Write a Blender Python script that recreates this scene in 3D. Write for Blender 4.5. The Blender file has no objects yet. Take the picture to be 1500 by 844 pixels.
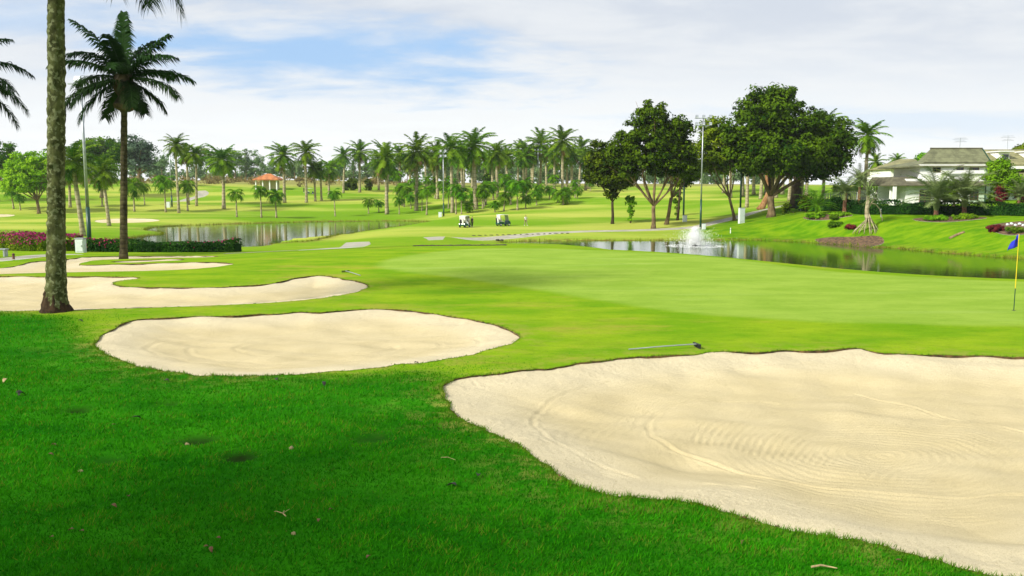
import bpy, math, random
import numpy as np
from mathutils import Vector, Matrix
from mathutils.geometry import delaunay_2d_cdt

# ------------------------------------------------------------------ camera, sky, sun, exposure
scene = bpy.context.scene
col = scene.collection
R = math.radians
FPX = 1250.0                      # focal length in pixels of the 1500 px wide photograph
CAMZ = 3.4
PITCH = math.atan(147 / FPX)
cam_d = bpy.data.cameras.new('camera'); cam_d.sensor_width = 36.0; cam_d.lens = 30.0
cam_d.clip_start = 0.1; cam_d.clip_end = 6000
cam = bpy.data.objects.new('camera', cam_d); col.objects.link(cam)
cam.location = (0, 0, CAMZ); cam.rotation_euler = (math.pi / 2 - PITCH, 0, 0)
scene.camera = cam
scene.view_settings.view_transform = 'Standard'
scene.view_settings.look = 'None'
scene.view_settings.gamma = 1.0
scene.view_settings.exposure = 0.55
SUN_DIR = Vector((-0.70, -0.48, 0.62)).normalized()     # towards the sun: left, a little behind the camera
SUN_EL = math.asin(SUN_DIR.z); SUN_ROT = math.atan2(SUN_DIR.x, SUN_DIR.y)
sl = bpy.data.lights.new('sun', 'SUN'); sl.energy = 4.2; sl.angle = R(8); sl.color = (1.0, 0.95, 0.86)
so = bpy.data.objects.new('sun', sl); col.objects.link(so)
so.rotation_euler = SUN_DIR.to_track_quat('Z', 'Y').to_euler()

world = bpy.data.worlds.new('World'); scene.world = world; world.use_nodes = True
nt = world.node_tree; nt.nodes.clear()
def N(tree, t, **kw):
    n = tree.nodes.new(t)
    for k, v in kw.items():
        if k.startswith('i_'):
            n.inputs[k[2:].replace('_', ' ')].default_value = v
        else:
            setattr(n, k, v)
    return n
def math_n(tree, op, a, b=None, c=None, clamp=False):
    n = tree.nodes.new('ShaderNodeMath'); n.operation = op; n.use_clamp = clamp
    for i, v in enumerate((a, b, c)):
        if v is None: continue
        if isinstance(v, (int, float)): n.inputs[i].default_value = v
        else: tree.links.new(v, n.inputs[i])
    return n.outputs[0]
def mixc(tree, fac, a, b, blend='MIX'):
    n = tree.nodes.new('ShaderNodeMix'); n.data_type = 'RGBA'; n.blend_type = blend
    for sock, v in ((n.inputs[0], fac), (n.inputs[6], a), (n.inputs[7], b)):
        if isinstance(v, (int, float)): sock.default_value = v
        elif isinstance(v, (tuple, list)): sock.default_value = (*v[:3], 1)
        else: tree.links.new(v, sock)
    return n.outputs[2]
def maprange(tree, v, a, b, c=0.0, d=1.0, smooth=True):
    n = tree.nodes.new('ShaderNodeMapRange'); n.interpolation_type = 'SMOOTHSTEP' if smooth else 'LINEAR'
    tree.links.new(v, n.inputs[0])
    for i, x in enumerate((a, b, c, d)): n.inputs[i + 1].default_value = x
    return n.outputs[0]
def noise(tree, vec, scale, detail=3.0, rough=0.5, dist=0.0):
    n = tree.nodes.new('ShaderNodeTexNoise'); n.inputs['Scale'].default_value = scale
    n.inputs['Detail'].default_value = detail; n.inputs['Roughness'].default_value = rough
    n.inputs['Distortion'].default_value = dist
    if vec is not None: tree.links.new(vec, n.inputs['Vector'])
    return n.outputs[0]
def vscale(tree, vec, s):
    n = tree.nodes.new('ShaderNodeMapping'); n.inputs['Scale'].default_value = s
    tree.links.new(vec, n.inputs['Vector']); return n.outputs[0]

sky = N(nt, 'ShaderNodeTexSky', sky_type='NISHITA', sun_disc=False, sun_elevation=SUN_EL, sun_rotation=SUN_ROT)
sky.air_density = 1.2; sky.dust_density = 1.0; sky.ozone_density = 1.5
tc = N(nt, 'ShaderNodeTexCoord'); sep = N(nt, 'ShaderNodeSeparateXYZ'); nt.links.new(tc.outputs['Generated'], sep.inputs[0])
sx, sy, sz = sep.outputs
zc = math_n(nt, 'MAXIMUM', sz, 0.0)
den = math_n(nt, 'ADD', zc, 0.12)
comb = N(nt, 'ShaderNodeCombineXYZ')
nt.links.new(math_n(nt, 'DIVIDE', sx, den), comb.inputs[0]); nt.links.new(math_n(nt, 'DIVIDE', sy, den), comb.inputs[1])
cv = comb.outputs[0]
n1 = noise(nt, vscale(nt, cv, (0.55, 1.0, 1.0)), 0.55, 6.0, 0.55, 0.4)
n2 = noise(nt, vscale(nt, cv, (0.9, 1.3, 1.0)), 1.9, 5.0, 0.6, 0.3)
# the opening of blue sky to the left of the middle
az = math_n(nt, 'DIVIDE', sx, math_n(nt, 'MAXIMUM', sy, 0.05))
el = math_n(nt, 'DIVIDE', sz, math_n(nt, 'MAXIMUM', sy, 0.05))
def hole(cx, cy, rx, ry, slope=0.0):
    a = math_n(nt, 'DIVIDE', math_n(nt, 'SUBTRACT', az, cx), rx)
    e0 = math_n(nt, 'ADD', cy, math_n(nt, 'MULTIPLY', math_n(nt, 'SUBTRACT', az, cx), slope))
    b = math_n(nt, 'DIVIDE', math_n(nt, 'SUBTRACT', el, e0), ry)
    d = math_n(nt, 'SQRT', math_n(nt, 'ADD', math_n(nt, 'MULTIPLY', a, a), math_n(nt, 'MULTIPLY', b, b)))
    d = math_n(nt, 'ADD', d, math_n(nt, 'MULTIPLY', math_n(nt, 'SUBTRACT', n2, 0.5), 2.2))
    return maprange(nt, d, 1.15, 0.15)
h1 = hole(-0.22, 0.150, 0.30, 0.050, -0.06)
h2 = math_n(nt, 'MULTIPLY', hole(-0.58, 0.19, 0.22, 0.03, 0.05), 0.55)
h3 = math_n(nt, 'MULTIPLY', hole(0.45, 0.075, 0.34, 0.022, -0.02), 0.35)
holes = math_n(nt, 'MAXIMUM', math_n(nt, 'MAXIMUM', h1, h2), h3)
cover = maprange(nt, n1, 0.18, 0.45, 0.86, 1.0)
cover = math_n(nt, 'MULTIPLY', cover, math_n(nt, 'SUBTRACT', 1.0, math_n(nt, 'MULTIPLY', holes, 0.92)))
bright = maprange(nt, el, 0.02, 0.21, 0.0, 1.0)
cl = mixc(nt, bright, (0.72, 0.74, 0.735), (0.47, 0.51, 0.57))
cl = mixc(nt, maprange(nt, n2, 0.35, 0.68, 0.0, 0.55), cl, (0.64, 0.655, 0.66))
skyc = mixc(nt, 1.0, sky.outputs[0], (0.085, 0.085, 0.085), 'MULTIPLY')
skyc = mixc(nt, 0.75, skyc, (0.27, 0.45, 0.72))
fin = mixc(nt, cover, skyc, cl)
bg = N(nt, 'ShaderNodeBackground'); bg.inputs['Strength'].default_value = 1.0
SKYBG = bg
wo = N(nt, 'ShaderNodeOutputWorld')
nt.links.new(fin, bg.inputs[0]); nt.links.new(bg.outputs[0], wo.inputs[0])

# ------------------------------------------------------------------ small helpers
rng = np.random.default_rng(7); random.seed(7)
def ray(px, py):
    a = (np.asarray(px, float) - 750) / FPX; b = (422 - np.asarray(py, float)) / FPX
    dy = math.cos(PITCH) + b * math.sin(PITCH); dz = -math.sin(PITCH) + b * math.cos(PITCH)
    return a / dy, dz / dy
def at(px, py, Y):
    rx, rz = ray(px, py); return np.array([rx * Y, Y, CAMZ + rz * Y])
def sstep(a, b, x):
    t = np.clip((np.asarray(x, float) - a) / (b - a), 0, 1); return t * t * (3 - 2 * t)
def catmull(P, closed=True, n=6):
    P = np.asarray(P, float); m = len(P); out = []
    for i in range(m if closed else m - 1):
        if closed: p0, p1, p2, p3 = P[i - 1], P[i], P[(i + 1) % m], P[(i + 2) % m]
        else: p0, p1, p2, p3 = P[max(i - 1, 0)], P[i], P[i + 1], P[min(i + 2, m - 1)]
        for k in range(n):
            t = k / n
            out.append(0.5 * ((2 * p1) + (p2 - p0) * t + (2 * p0 - 5 * p1 + 4 * p2 - p3) * t * t + (3 * p1 - p0 - 3 * p2 + p3) * t ** 3))
    if not closed: out.append(P[-1])
    return np.array(out)
def resample(P, stepf, closed=True):
    out = []
    m = len(P)
    for i in range(m if closed else m - 1):
        a, b = P[i], P[(i + 1) % m]; L = np.linalg.norm(b - a)
        n = max(1, int(L / stepf(a)))
        for k in range(n): out.append(a + (b - a) * k / n)
    if not closed: out.append(P[-1])
    # drop points that crowd
    res = [out[0]]
    for p in out[1:]:
        if np.linalg.norm(p - res[-1]) > 0.45 * stepf(p): res.append(p)
    return np.array(res)
def inpoly(x, y, P):
    x = np.asarray(x); y = np.asarray(y); c = np.zeros(x.shape, bool); j = len(P) - 1
    bb = (x >= P[:, 0].min()) & (x <= P[:, 0].max()) & (y >= P[:, 1].min()) & (y <= P[:, 1].max())
    xs, ys = x[bb], y[bb]; cc = np.zeros(xs.shape, bool)
    for i in range(len(P)):
        xi, yi = P[i]; xj, yj = P[j]
        if yi != yj:
            cc ^= ((yi > ys) != (yj > ys)) & (xs < (xj - xi) * (ys - yi) / (yj - yi) + xi)
        j = i
    c[bb] = cc
    return c
def pdist(x, y, P, closed=True, far=1e9):
    x = np.asarray(x, float); y = np.asarray(y, float); d = np.full(x.shape, far)
    m = (x > P[:, 0].min() - 30) & (x < P[:, 0].max() + 30) & (y > P[:, 1].min() - 30) & (y < P[:, 1].max() + 30)
    xs, ys = x[m], y[m]; dd = np.full(xs.shape, 1e9)
    n = len(P)
    for i in range(n if closed else n - 1):
        a, b = P[i], P[(i + 1) % n]; ab = b - a; L2 = ab @ ab + 1e-12
        t = np.clip(((xs - a[0]) * ab[0] + (ys - a[1]) * ab[1]) / L2, 0, 1)
        dd = np.minimum(dd, (xs - a[0] - t * ab[0]) ** 2 + (ys - a[1] - t * ab[1]) ** 2)
    d[m] = np.sqrt(dd)
    return d

def link(o, parent=None):
    col.objects.link(o)
    if parent is not None: o.parent = parent
    return o
def tag(o, label=None, cat=None, group=None, kind=None):
    if label: o['label'] = label
    if cat: o['category'] = cat
    if group: o['group'] = group
    if kind: o['kind'] = kind
    return o
def empty(name, loc, label, cat, group=None, rz=0.0, scale=None):
    o = bpy.data.objects.new(name, None); o.empty_display_size = 0.3
    o.location = tuple(float(v) for v in loc); o.rotation_euler = (0, 0, rz)
    if scale: o.scale = scale if isinstance(scale, tuple) else (scale,) * 3
    link(o); return tag(o, label, cat, group)
def mesh_from(name, V, F, mat=None, smooth=False, attrs=None):
    me = bpy.data.meshes.new(name)
    V = np.asarray(V, float)
    me.from_pydata(V.tolist(), [], F if isinstance(F, list) else F.tolist())
    if mat is not None:
        for m_ in (mat if isinstance(mat, (list, tuple)) else [mat]): me.materials.append(m_)
    if smooth: me.polygons.foreach_set('use_smooth', [True] * len(me.polygons))
    if attrs:
        for k, (dom, arr) in attrs.items():
            a = me.attributes.new(k, 'FLOAT', dom); a.data.foreach_set('value', np.asarray(arr, np.float32))
    me.update(); return me
def obj(name, me, parent=None, loc=None):
    o = bpy.data.objects.new(name, me)
    if loc is not None: o.location = tuple(float(v) for v in loc)
    return link(o, parent)

class MB:
    """collects verts and faces, becomes ONE mesh"""
    def __init__(s): s.V = []; s.F = []; s.n = 0; s.T = []
    def add(s, V, F, tint=None):
        V = np.asarray(V, float).reshape(-1, 3)
        s.V.append(V); s.F.extend([[i + s.n for i in f] for f in F]); s.n += len(V)
        if tint is not None: s.T.extend([tint] * len(F) if np.isscalar(tint) else list(tint))
        return s
    def box(s, c, size, rz=0.0, taper=1.0, M=None):
        hx, hy, hz = [v / 2 for v in size]
        P = np.array([(x * (taper if z > 0 else 1), y * (taper if z > 0 else 1), z) for z in (-hz, hz) for x, y in ((-hx, -hy), (hx, -hy), (hx, hy), (-hx, hy))])
        if rz: cs, sn = math.cos(rz), math.sin(rz); P[:, :2] = P[:, :2] @ np.array([[cs, sn], [-sn, cs]])
        if M is not None: P = P @ np.asarray(M).T
        return s.add(P + np.asarray(c, float), [[3, 2, 1, 0], [4, 5, 6, 7], [0, 1, 5, 4], [1, 2, 6, 5], [2, 3, 7, 6], [3, 0, 4, 7]])
    def tube(s, P, rad, seg=8, cap=True, wob=0.0):
        P = np.asarray(P, float); n = len(P); rad = np.broadcast_to(np.asarray(rad, float), (n,))
        T = np.gradient(P, axis=0); T /= np.linalg.norm(T, axis=1)[:, None] + 1e-12
        u = np.cross(T[0], (0, 0, 1.0)); 
        if np.linalg.norm(u) < 0.1: u = np.cross(T[0], (0, 1.0, 0))
        u /= np.linalg.norm(u); V = []
        for i in range(n):
            u = u - T[i] * (u @ T[i]); u /= np.linalg.norm(u) + 1e-12; w = np.cross(T[i], u)
            for k in range(seg):
                a = 2 * math.pi * k / seg; r = rad[i] * (1 + (wob * (rng.random() - 0.5) if wob else 0))
                V.append(P[i] + r * (math.cos(a) * u + math.sin(a) * w))
        F = [[i * seg + k, i * seg + (k + 1) % seg, (i + 1) * seg + (k + 1) % seg, (i + 1) * seg + k] for i in range(n - 1) for k in range(seg)]
        if cap: F += [list(range(seg))[::-1], [(n - 1) * seg + k for k in range(seg)]]
        return s.add(V, F)
    def lathe(s, prof, c=(0, 0, 0), seg=16):
        V = [(c[0] + r * math.cos(2 * math.pi * k / seg), c[1] + r * math.sin(2 * math.pi * k / seg), c[2] + z) for r, z in prof for k in range(seg)]
        n = len(prof)
        F = [[i * seg + k, i * seg + (k + 1) % seg, (i + 1) * seg + (k + 1) % seg, (i + 1) * seg + k] for i in range(n - 1) for k in range(seg)]
        F += [list(range(seg))[::-1], [(n - 1) * seg + k for k in range(seg)]]
        return s.add(V, F)
    def build(s, name, mat, parent=None, loc=None, smooth=False):
        V = np.concatenate(s.V) if s.V else np.zeros((0, 3))
        at_ = {'tint': ('FACE', s.T)} if s.T and len(s.T) == len(s.F) else None
        return obj(name, mesh_from(name, V, s.F, mat, smooth, at_), parent, loc)
    def mesh(s, name, mat, smooth=False):
        at_ = {'tint': ('FACE', s.T)} if s.T and len(s.T) == len(s.F) else None
        return mesh_from(name, np.concatenate(s.V), s.F, mat, smooth, at_)

# ------------------------------------------------------------------ materials
def new_mat(name):
    m = bpy.data.materials.new(name); m.use_nodes = True; t = m.node_tree
    return m, t, t.nodes['Principled BSDF'], t.nodes['Material Output']
def plain(name, c, rough=0.6, metal=0.0, var=0.12, scale=4.0, bump=0.0, bscale=30.0, spec=0.5):
    m, t, b, o = new_mat(name)
    tcn = N(t, 'ShaderNodeTexCoord'); nz = noise(t, tcn.outputs['Object'], scale, 5.0, 0.6)
    dark = tuple(v * (1 - var * 1.6) for v in c); light = tuple(min(1, v * (1 + var)) for v in c)
    t.links.new(mixc(t, maprange(t, nz, 0.3, 0.7), dark, light), b.inputs['Base Color'])
    b.inputs['Roughness'].default_value = rough; b.inputs['Metallic'].default_value = metal
    b.inputs['Specular IOR Level'].default_value = spec
    if bump:
        bn = N(t, 'ShaderNodeBump'); bn.inputs['Strength'].default_value = bump; bn.inputs['Distance'].default_value = 0.02
        t.links.new(noise(t, tcn.outputs['Object'], bscale, 4.0), bn.inputs['Height']); t.links.new(bn.outputs[0], b.inputs['Normal'])
    return m
def leafy(name, dark, light, trans=0.25, rough=0.65, spec=0.04):
    m, t, b, o = new_mat(name)
    at_ = N(t, 'ShaderNodeAttribute', attribute_name='tint')
    oi = N(t, 'ShaderNodeObjectInfo')
    c = mixc(t, at_.outputs['Fac'], dark, light)
    hs = N(t, 'ShaderNodeHueSaturation'); t.links.new(c, hs.inputs['Color'])
    t.links.new(maprange(t, oi.outputs['Random'], 0, 1, 0.488, 0.512, False), hs.inputs['Hue'])
    t.links.new(maprange(t, oi.outputs['Random'], 0, 1, 0.90, 1.12, False), hs.inputs['Value'])
    c = hs.outputs[0]
    t.links.new(c, b.inputs['Base Color']); b.inputs['Roughness'].default_value = rough; b.inputs['Specular IOR Level'].default_value = spec
    tr = N(t, 'ShaderNodeBsdfTranslucent'); t.links.new(c, tr.inputs[0])
    mx = N(t, 'ShaderNodeMixShader'); mx.inputs[0].default_value = trans
    t.links.new(b.outputs[0], mx.inputs[1]); t.links.new(tr.outputs[0], mx.inputs[2]); t.links.new(mx.outputs[0], o.inputs[0])
    return m

# ------------------------------------------------------------------ terrain: heights
WL = -4.0                                              # water level
ctrl = []
for x_ in (-16, -8, 0, 8, 16):
    for y_ in (-30, -10, 4, 12, 20, 28): ctrl.append((x_ * (1 + max(y_, 0) / 30), y_, 0.0))
for x_ in (-60, 60):
    for y_ in (-60, 0, 20): ctrl.append((x_, y_, 0.0))
ctrl += [(-30, 30, 0), (30, 14, 0)]
def cp(px, py, Y): ctrl.append(tuple(at(px, py, Y)))
# crest of the putting green
for a in ((1500, 411, 31.3), (1300, 404, 33), (1200, 394, 35.7), (1060, 376, 42.1), (950, 368, 45.5), (860, 364.5, 47.5), (750, 362, 48.8), (650, 363, 48), (560, 365, 47), (480, 368, 46), (1650, 413, 30.5)): cp(*a)
for a in ((380, 377, 42), (180, 377, 48), (0, 377, 47), (0, 369, 58), (100, 368, 60), (250, 368, 60), (350, 369, 58), (-150, 372, 55)): cp(*a)
# left shore
for a in ((345, 364, 100), (450, 360, 104), (480, 364.5, 62), (500, 363, 72), (543, 356, 95), (600, 350, 104), (640, 349, 107), (700, 357, 100), (660, 340, 125), (560, 344, 120), (200, 360, 88), (0, 356, 90), (100, 345, 125), (0, 335, 140), (200, 344, 128), (100, 330, 160)): cp(*a)
# isthmus, carts
for a in ((690, 331, 145), (780, 330, 147), (860, 338, 132), (1000, 334, 137), (600, 322, 165), (740, 345, 118)): cp(*a)
# far side of the lake and the rising fairway
for px in (-100, 50, 200, 400, 600):
    cp(px, 321, 184); cp(px, 300, 232); cp(px, 285, 282); cp(px, 274, 335)
for px in (-250, -50, 150, 300, 450): cp(px, 266.5 if px < 200 else 264, 420)
for px in (600, 750, 900, 1100): cp(px, 270, 410)
for px in (750, 900, 1050): cp(px, 317, 165); cp(px, 298, 205); cp(px, 284, 262); cp(px, 276, 325)
for px in (1150, 1250): cp(px, 296, 190); cp(px, 282, 262); cp(px, 274, 325)
# right pond and garden slope
for a in ((1060, 322, 146), (1110, 309, 158), (1130, 318, 143), (1075, 327, 138), (1150, 345, 122), (1200, 340, 116), (1268, 343, 107), (1200, 317, 125), (1300, 311, 121), (1400, 341, 102), (1400, 325, 110), (1450, 313, 116), (1500, 337, 98), (1500, 312, 112), (1420, 300, 128), (1300, 299, 135), (1500, 299, 125), (1350, 292, 160), (1450, 290, 180), (1600, 312, 108), (1650, 340, 92), (1250, 292, 160)): cp(*a)
for a in ((1650, 44), (1500, 48), (1200, 62), (1000, 74), (850, 84)):
    rx, _ = ray(a[0], 400); ctrl.append((float(rx * a[1]), a[1], -3.6))
for a in ((1500, 40), (1200, 48), (1000, 58), (850, 65)):
    rx, _ = ray(a[0], 400); ctrl.append((float(rx * a[1]), a[1], -1.6 if a[0] > 900 else -1.0))
for x_ in (-1500, -800, 0, 800, 1500):
    for y_ in (800, 1600): ctrl.append((x_, y_, 5.0))
for x_ in (-1500, -500, 500, 1500): ctrl.append((x_, -1200, 0.0))
for x_ in (-400, 400): ctrl.append((x_, 0, 0.0)); ctrl.append((x_, 200, 0.0))
ctrl = np.array(ctrl)
_C = 5.0
def _phi(r2): return np.sqrt(r2 + _C * _C)
def _solve():
    X = ctrl[:, :2]; d2 = ((X[:, None] - X[None]) ** 2).sum(-1); n = len(X)
    A = np.zeros((n + 3, n + 3)); A[:n, :n] = -_phi(d2) + np.eye(n) * 0.35
    A[:n, n] = 1; A[n, :n] = 1; A[:n, n + 1:] = X / 100; A[n + 1:, :n] = X.T / 100
    b = np.zeros(n + 3); b[:n] = ctrl[:, 2]
    return np.linalg.solve(A, b)
_W = _solve()
def base(x, y):
    x = np.asarray(x, float); y = np.asarray(y, float); sh = x.shape; x = x.ravel(); y = y.ravel(); n = len(ctrl)
    z = np.full(x.shape, _W[n]) + _W[n + 1] * x / 100 + _W[n + 2] * y / 100
    for i in range(n): z -= _W[i] * _phi((x - ctrl[i, 0]) ** 2 + (y - ctrl[i, 1]) ** 2)
    # soft swells of the far fairway, tiny unevenness near
    far = sstep(150, 220, y) * (1 - sstep(330, 400, y))
    z += far * (0.55 * np.sin(y / 11.0 + 1.6 * np.sin(x / 37.0)) + 0.35 * np.sin(x / 23.0 + y / 17.0))
    nr = (1 - sstep(16, 24, y))
    z += nr * (0.022 * np.sin(x * 1.9 + 1.3 * np.sin(y * 1.1)) * np.sin(y * 2.3 + x * 0.7) + 0.012 * np.sin(x * 5.1 + y * 3.3) * np.sin(y * 6.2 - x * 2.0))
    return z.reshape(sh)
_YS = np.concatenate([np.geomspace(4.5, 700, 420)])
def hit(px, py, fn=None):
    """first point of the ground that the ray through (px, py) meets"""
    fn = fn or base
    rx, rz = ray(px, py); X = rx * _YS; Z = CAMZ + rz * _YS; D = Z - fn(X, _YS)
    k = np.argmax(D < 0)
    if not (D < 0).any(): k = len(_YS) - 1
    if k == 0: Y = _YS[0]
    else: t = D[k - 1] / (D[k - 1] - D[k] + 1e-12); Y = _YS[k - 1] + t * (_YS[k] - _YS[k - 1])
    Y = float(min(max(Y, 4.5), 700))
    return np.array([float(rx) * Y, Y])
def plane(px, py, z):
    rx, rz = ray(px, py); Y = (z - CAMZ) / rz; return np.array([float(rx * Y), float(Y)])

lake_px = [(232, 333), (300, 329.5), (400, 326.5), (500, 324.5), (600, 324), (634, 327), (614, 329.5), (575, 333.5), (550, 337), (520, 341.5), (500, 346), (480, 351), (455, 356.5), (420, 359), (385, 361.5), (345, 364), (290, 362), (200, 356), (178, 352), (205, 347.5), (238, 343.5), (236, 340), (214, 337.5)]
LAKE = catmull([plane(*p, WL) for p in lake_px], n=5)
pond = [plane(*p, WL) for p in ((736, 356), (770, 353.5), (850, 352.8), (950, 352.6), (1060, 352.2), (1110, 352), (1160, 354), (1230, 358.5), (1270, 362.5), (1300, 363), (1340, 367), (1400, 372), (1500, 379.5), (1640, 388))]
for px, Y in ((1660, 46), (1500, 50), (1300, 56), (1150, 66), (1000, 77), (880, 88), (800, 99)):
    pond.append(np.array([float(ray(px, 400)[0] * Y), Y]))
pond.append(plane(748, 359.5, WL))
POND = catmull(pond, n=5)

bunker_px = dict(
 A=[(648, 568), (653, 561), (664, 556.5), (700, 550), (740, 545.5), (783, 541), (810, 539), (838, 533.5), (867, 530), (900, 526), (933, 523), (965, 521.5), (1000, 520), (1040, 516.5), (1080, 515.5), (1120, 516), (1150, 513), (1180, 514.5), (1215, 513), (1255, 510), (1275, 515), (1310, 518), (1360, 520), (1430, 521), (1500, 523), (1600, 530), (1700, 548), (1790, 590), (1830, 650), (1800, 740), (1720, 830), (1600, 862), (1530, 855), (1474, 845), (1430, 838), (1388, 827), (1336, 812), (1300, 803), (1259, 795), (1215, 786), (1172, 780), (1135, 772), (1099, 762), (1050, 745), (1000, 735), (950, 730), (910, 727), (883, 722), (847, 712), (817, 693), (793, 677), (763, 655), (743, 645), (713, 630), (687, 620), (663, 600), (653, 584)],
 B=[(139, 507), (146, 496), (164, 483), (187, 471), (209, 468), (239, 466), (285, 464), (336, 463), (380, 460.5), (411, 460), (440, 457), (467, 458), (510, 454.5), (560, 453), (600, 455), (650, 462), (700, 470), (740, 481), (761, 493), (745, 505), (700, 518), (650, 527), (600, 533), (540, 540), (480, 545), (400, 550), (340, 551), (280, 549), (230, 542), (200, 536), (170, 525), (150, 516)],
 C=[(-200, 430), (-170, 412), (-80, 406), (0, 405), (67, 405.5), (140, 405), (194, 406), (201, 408), (180, 411), (166, 414), (170, 418.5), (194, 420.5), (240, 421), (299, 421.6), (355, 419), (396, 416), (429, 408.5), (450, 405), (467, 404), (485, 405), (504, 409.6), (523, 412), (540, 419), (523, 427), (490, 434), (448, 439.5), (373, 445), (261, 449.6), (149, 453), (60, 455), (0, 456), (-120, 456), (-180, 448)],
 D=[(-160, 398), (-60, 395), (0, 393), (27, 389), (44, 384), (71, 382), (99, 380), (120, 377.2), (147, 376), (200, 375.3), (260, 374.8), (318, 375.3), (300, 377), (240, 378), (185, 379.5), (140, 381.5), (118, 386), (122, 388.5), (150, 387.8), (200, 386.6), (260, 384.8), (310, 384.2), (341, 386.5), (325, 390), (290, 393.5), (230, 396.5), (160, 398), (80, 399.5), (0, 401.5), (-100, 403)],
 E=[(162, 383.5), (200, 381.6), (240, 380.2), (269, 379.6), (262, 381.5), (225, 383.2), (190, 384.8)],
 G=[(140, 323), (170, 320.5), (215, 320.5), (234, 323), (205, 326), (150, 326.5)],
 H=[(-40, 314), (0, 313.8), (22, 315), (10, 317.5), (-30, 318.5)])
BDEPTH = dict(A=0.30, B=0.20, C=0.20, D=0.10, E=0.05, G=0.25, H=0.2)
BWID = dict(A=2.4, B=2.0, C=2.0, D=1.5, E=0.6, G=2.5, H=2)
def stepf(p): return max(0.10, 0.0085 * abs(p[1]) + 0.02)
def world_poly(pts, ragged=0.0):
    W_ = catmull([hit(*p) for p in pts], n=6); W_ = resample(W_, stepf)
    if ragged:
        k = len(W_); nz = rng.normal(size=k); nz = (nz + np.roll(nz, 1)) / 1.4
        T = np.roll(W_, -1, 0) - np.roll(W_, 1, 0); T /= np.linalg.norm(T, axis=1)[:, None] + 1e-9
        W_ = W_ + np.stack([-T[:, 1], T[:, 0]], 1) * (nz * ragged)[:, None]
    return W_
BUNK = {k: world_poly(v, 0.018 if k in 'AB' else (0.025 if k in 'CD' else 0)) for k, v in bunker_px.items()}
def ribbon(pts, w):
    C = catmull(pts, closed=False, n=6); T = np.gradient(C, axis=0); T /= np.linalg.norm(T, axis=1)[:, None]
    Nn = np.stack([-T[:, 1], T[:, 0]], 1); P = np.concatenate([C + Nn * w / 2, (C - Nn * w / 2)[::-1]])
    return resample(P, lambda p: max(0.5, 0.012 * p[1]))
PATHS = {
 'near': ribbon([hit(*p) for p in ((-260, 392), (-50, 384), (0, 381), (40, 376.5), (70, 373.8), (110, 372.4))], 1.5),
 'mid': ribbon([hit(*p) for p in ((330, 371.5), (377, 369.6), (430, 367), (480, 364.6), (520, 362.5))], 1.9),
 'patch': resample(np.array([hit(*p) for p in ((497, 362.6), (507, 355.5), (541, 354.2), (543, 357.5), (534, 361))]), lambda p: 1.0),
 'patchb': resample(np.array([hit(*p) for p in ((620, 347.8), (652, 346.2), (649, 351.2), (628, 352))]), lambda p: 1.0),
 'main': ribbon([hit(*p) for p in ((672, 346.6), (760, 342.5), (860, 339), (960, 336.5), (1015, 333), (1045, 326.5), (1080, 318), (1112, 309), (1140, 303), (1175, 298))], 2.6),
 'hill': ribbon([hit(*p) for p in ((250, 296), (275, 292.5), (292, 288), (298, 283), (293, 279.5))], 3.4)}
MULCH = {
 'a': world_poly([(1194, 340), (1215, 335), (1250, 333), (1282, 333), (1296, 337), (1285, 342), (1265, 345), (1240, 345.5), (1212, 343.5)]),
 'b': world_poly([(1337, 321), (1360, 318.5), (1400, 317), (1440, 318), (1444, 320), (1420, 323), (1385, 325.5), (1350, 324.5)]),
 'c': world_poly([(1444, 333), (1460, 328), (1500, 324), (1560, 324), (1560, 341), (1500, 341), (1465, 339.5)]),
 'd': world_poly([(1176, 318.5), (1195, 315.5), (1240, 314), (1248, 316.5), (1215, 321), (1186, 322)])}
GREEN = catmull([hit(*p) for p in ((553, 388), (600, 374), (700, 364.5), (800, 364), (900, 368), (1060, 378), (1200, 396), (1350, 406), (1500, 413), (1750, 420), (1750, 468), (1500, 477), (1300, 474), (1150, 468), (1000, 458), (880, 440), (760, 420), (660, 405), (590, 398))], n=5)
ROUGH = catmull([hit(*p) for p in ((-400, 458), (60, 462), (110, 474), (125, 495), (165, 503), (220, 525), (300, 536), (400, 538), (480, 548), (560, 546), (630, 545), (668, 560), (690, 590), (760, 620), (860, 680), (1000, 705), (1300, 770), (1560, 840))] + [np.array([9., 3.0]), np.array([8., -20.]), np.array([-40., -20.]), np.array([-60., 10.])], n=4)

HOLLOWS = [(hit(*p), r_) for p, r_ in (((116, 598), 0.20), ((287, 641), 0.26), ((352, 664), 0.22), ((250, 590), 0.15), ((160, 672), 0.18), ((690, 605), 0.2), ((545, 640), 0.25))]
def ground(x, y):
    x = np.asarray(x, float); y = np.asarray(y, float); z = base(x, y)
    for i, (h, r_) in enumerate(HOLLOWS):
        z -= (0.10 if i < 3 else 0.05) * np.exp(-(((x - h[0]) / (r_ * 1.3)) ** 2 + ((y - h[1]) / r_) ** 2))
    for P in (LAKE, POND):
        ins = inpoly(x, y, P); d = pdist(x, y, P)
        out = WL + 0.22 * sstep(0, 0.7, d)
        zo = out + (np.maximum(z, WL + 0.3) - out) * sstep(0.3, 9.0, d)
        z = np.where(ins, WL - 0.1 - np.minimum(d * 0.35, 1.6), np.where(d < 30, zo, z))
    return z
def gz(x, y): return float(ground(np.array([x]), np.array([y]))[0])
def spot(px, py):
    """a place on the ground, as seen through the pixel"""
    p = hit(px, py, ground); return np.array([p[0], p[1], gz(*p)])

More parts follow.
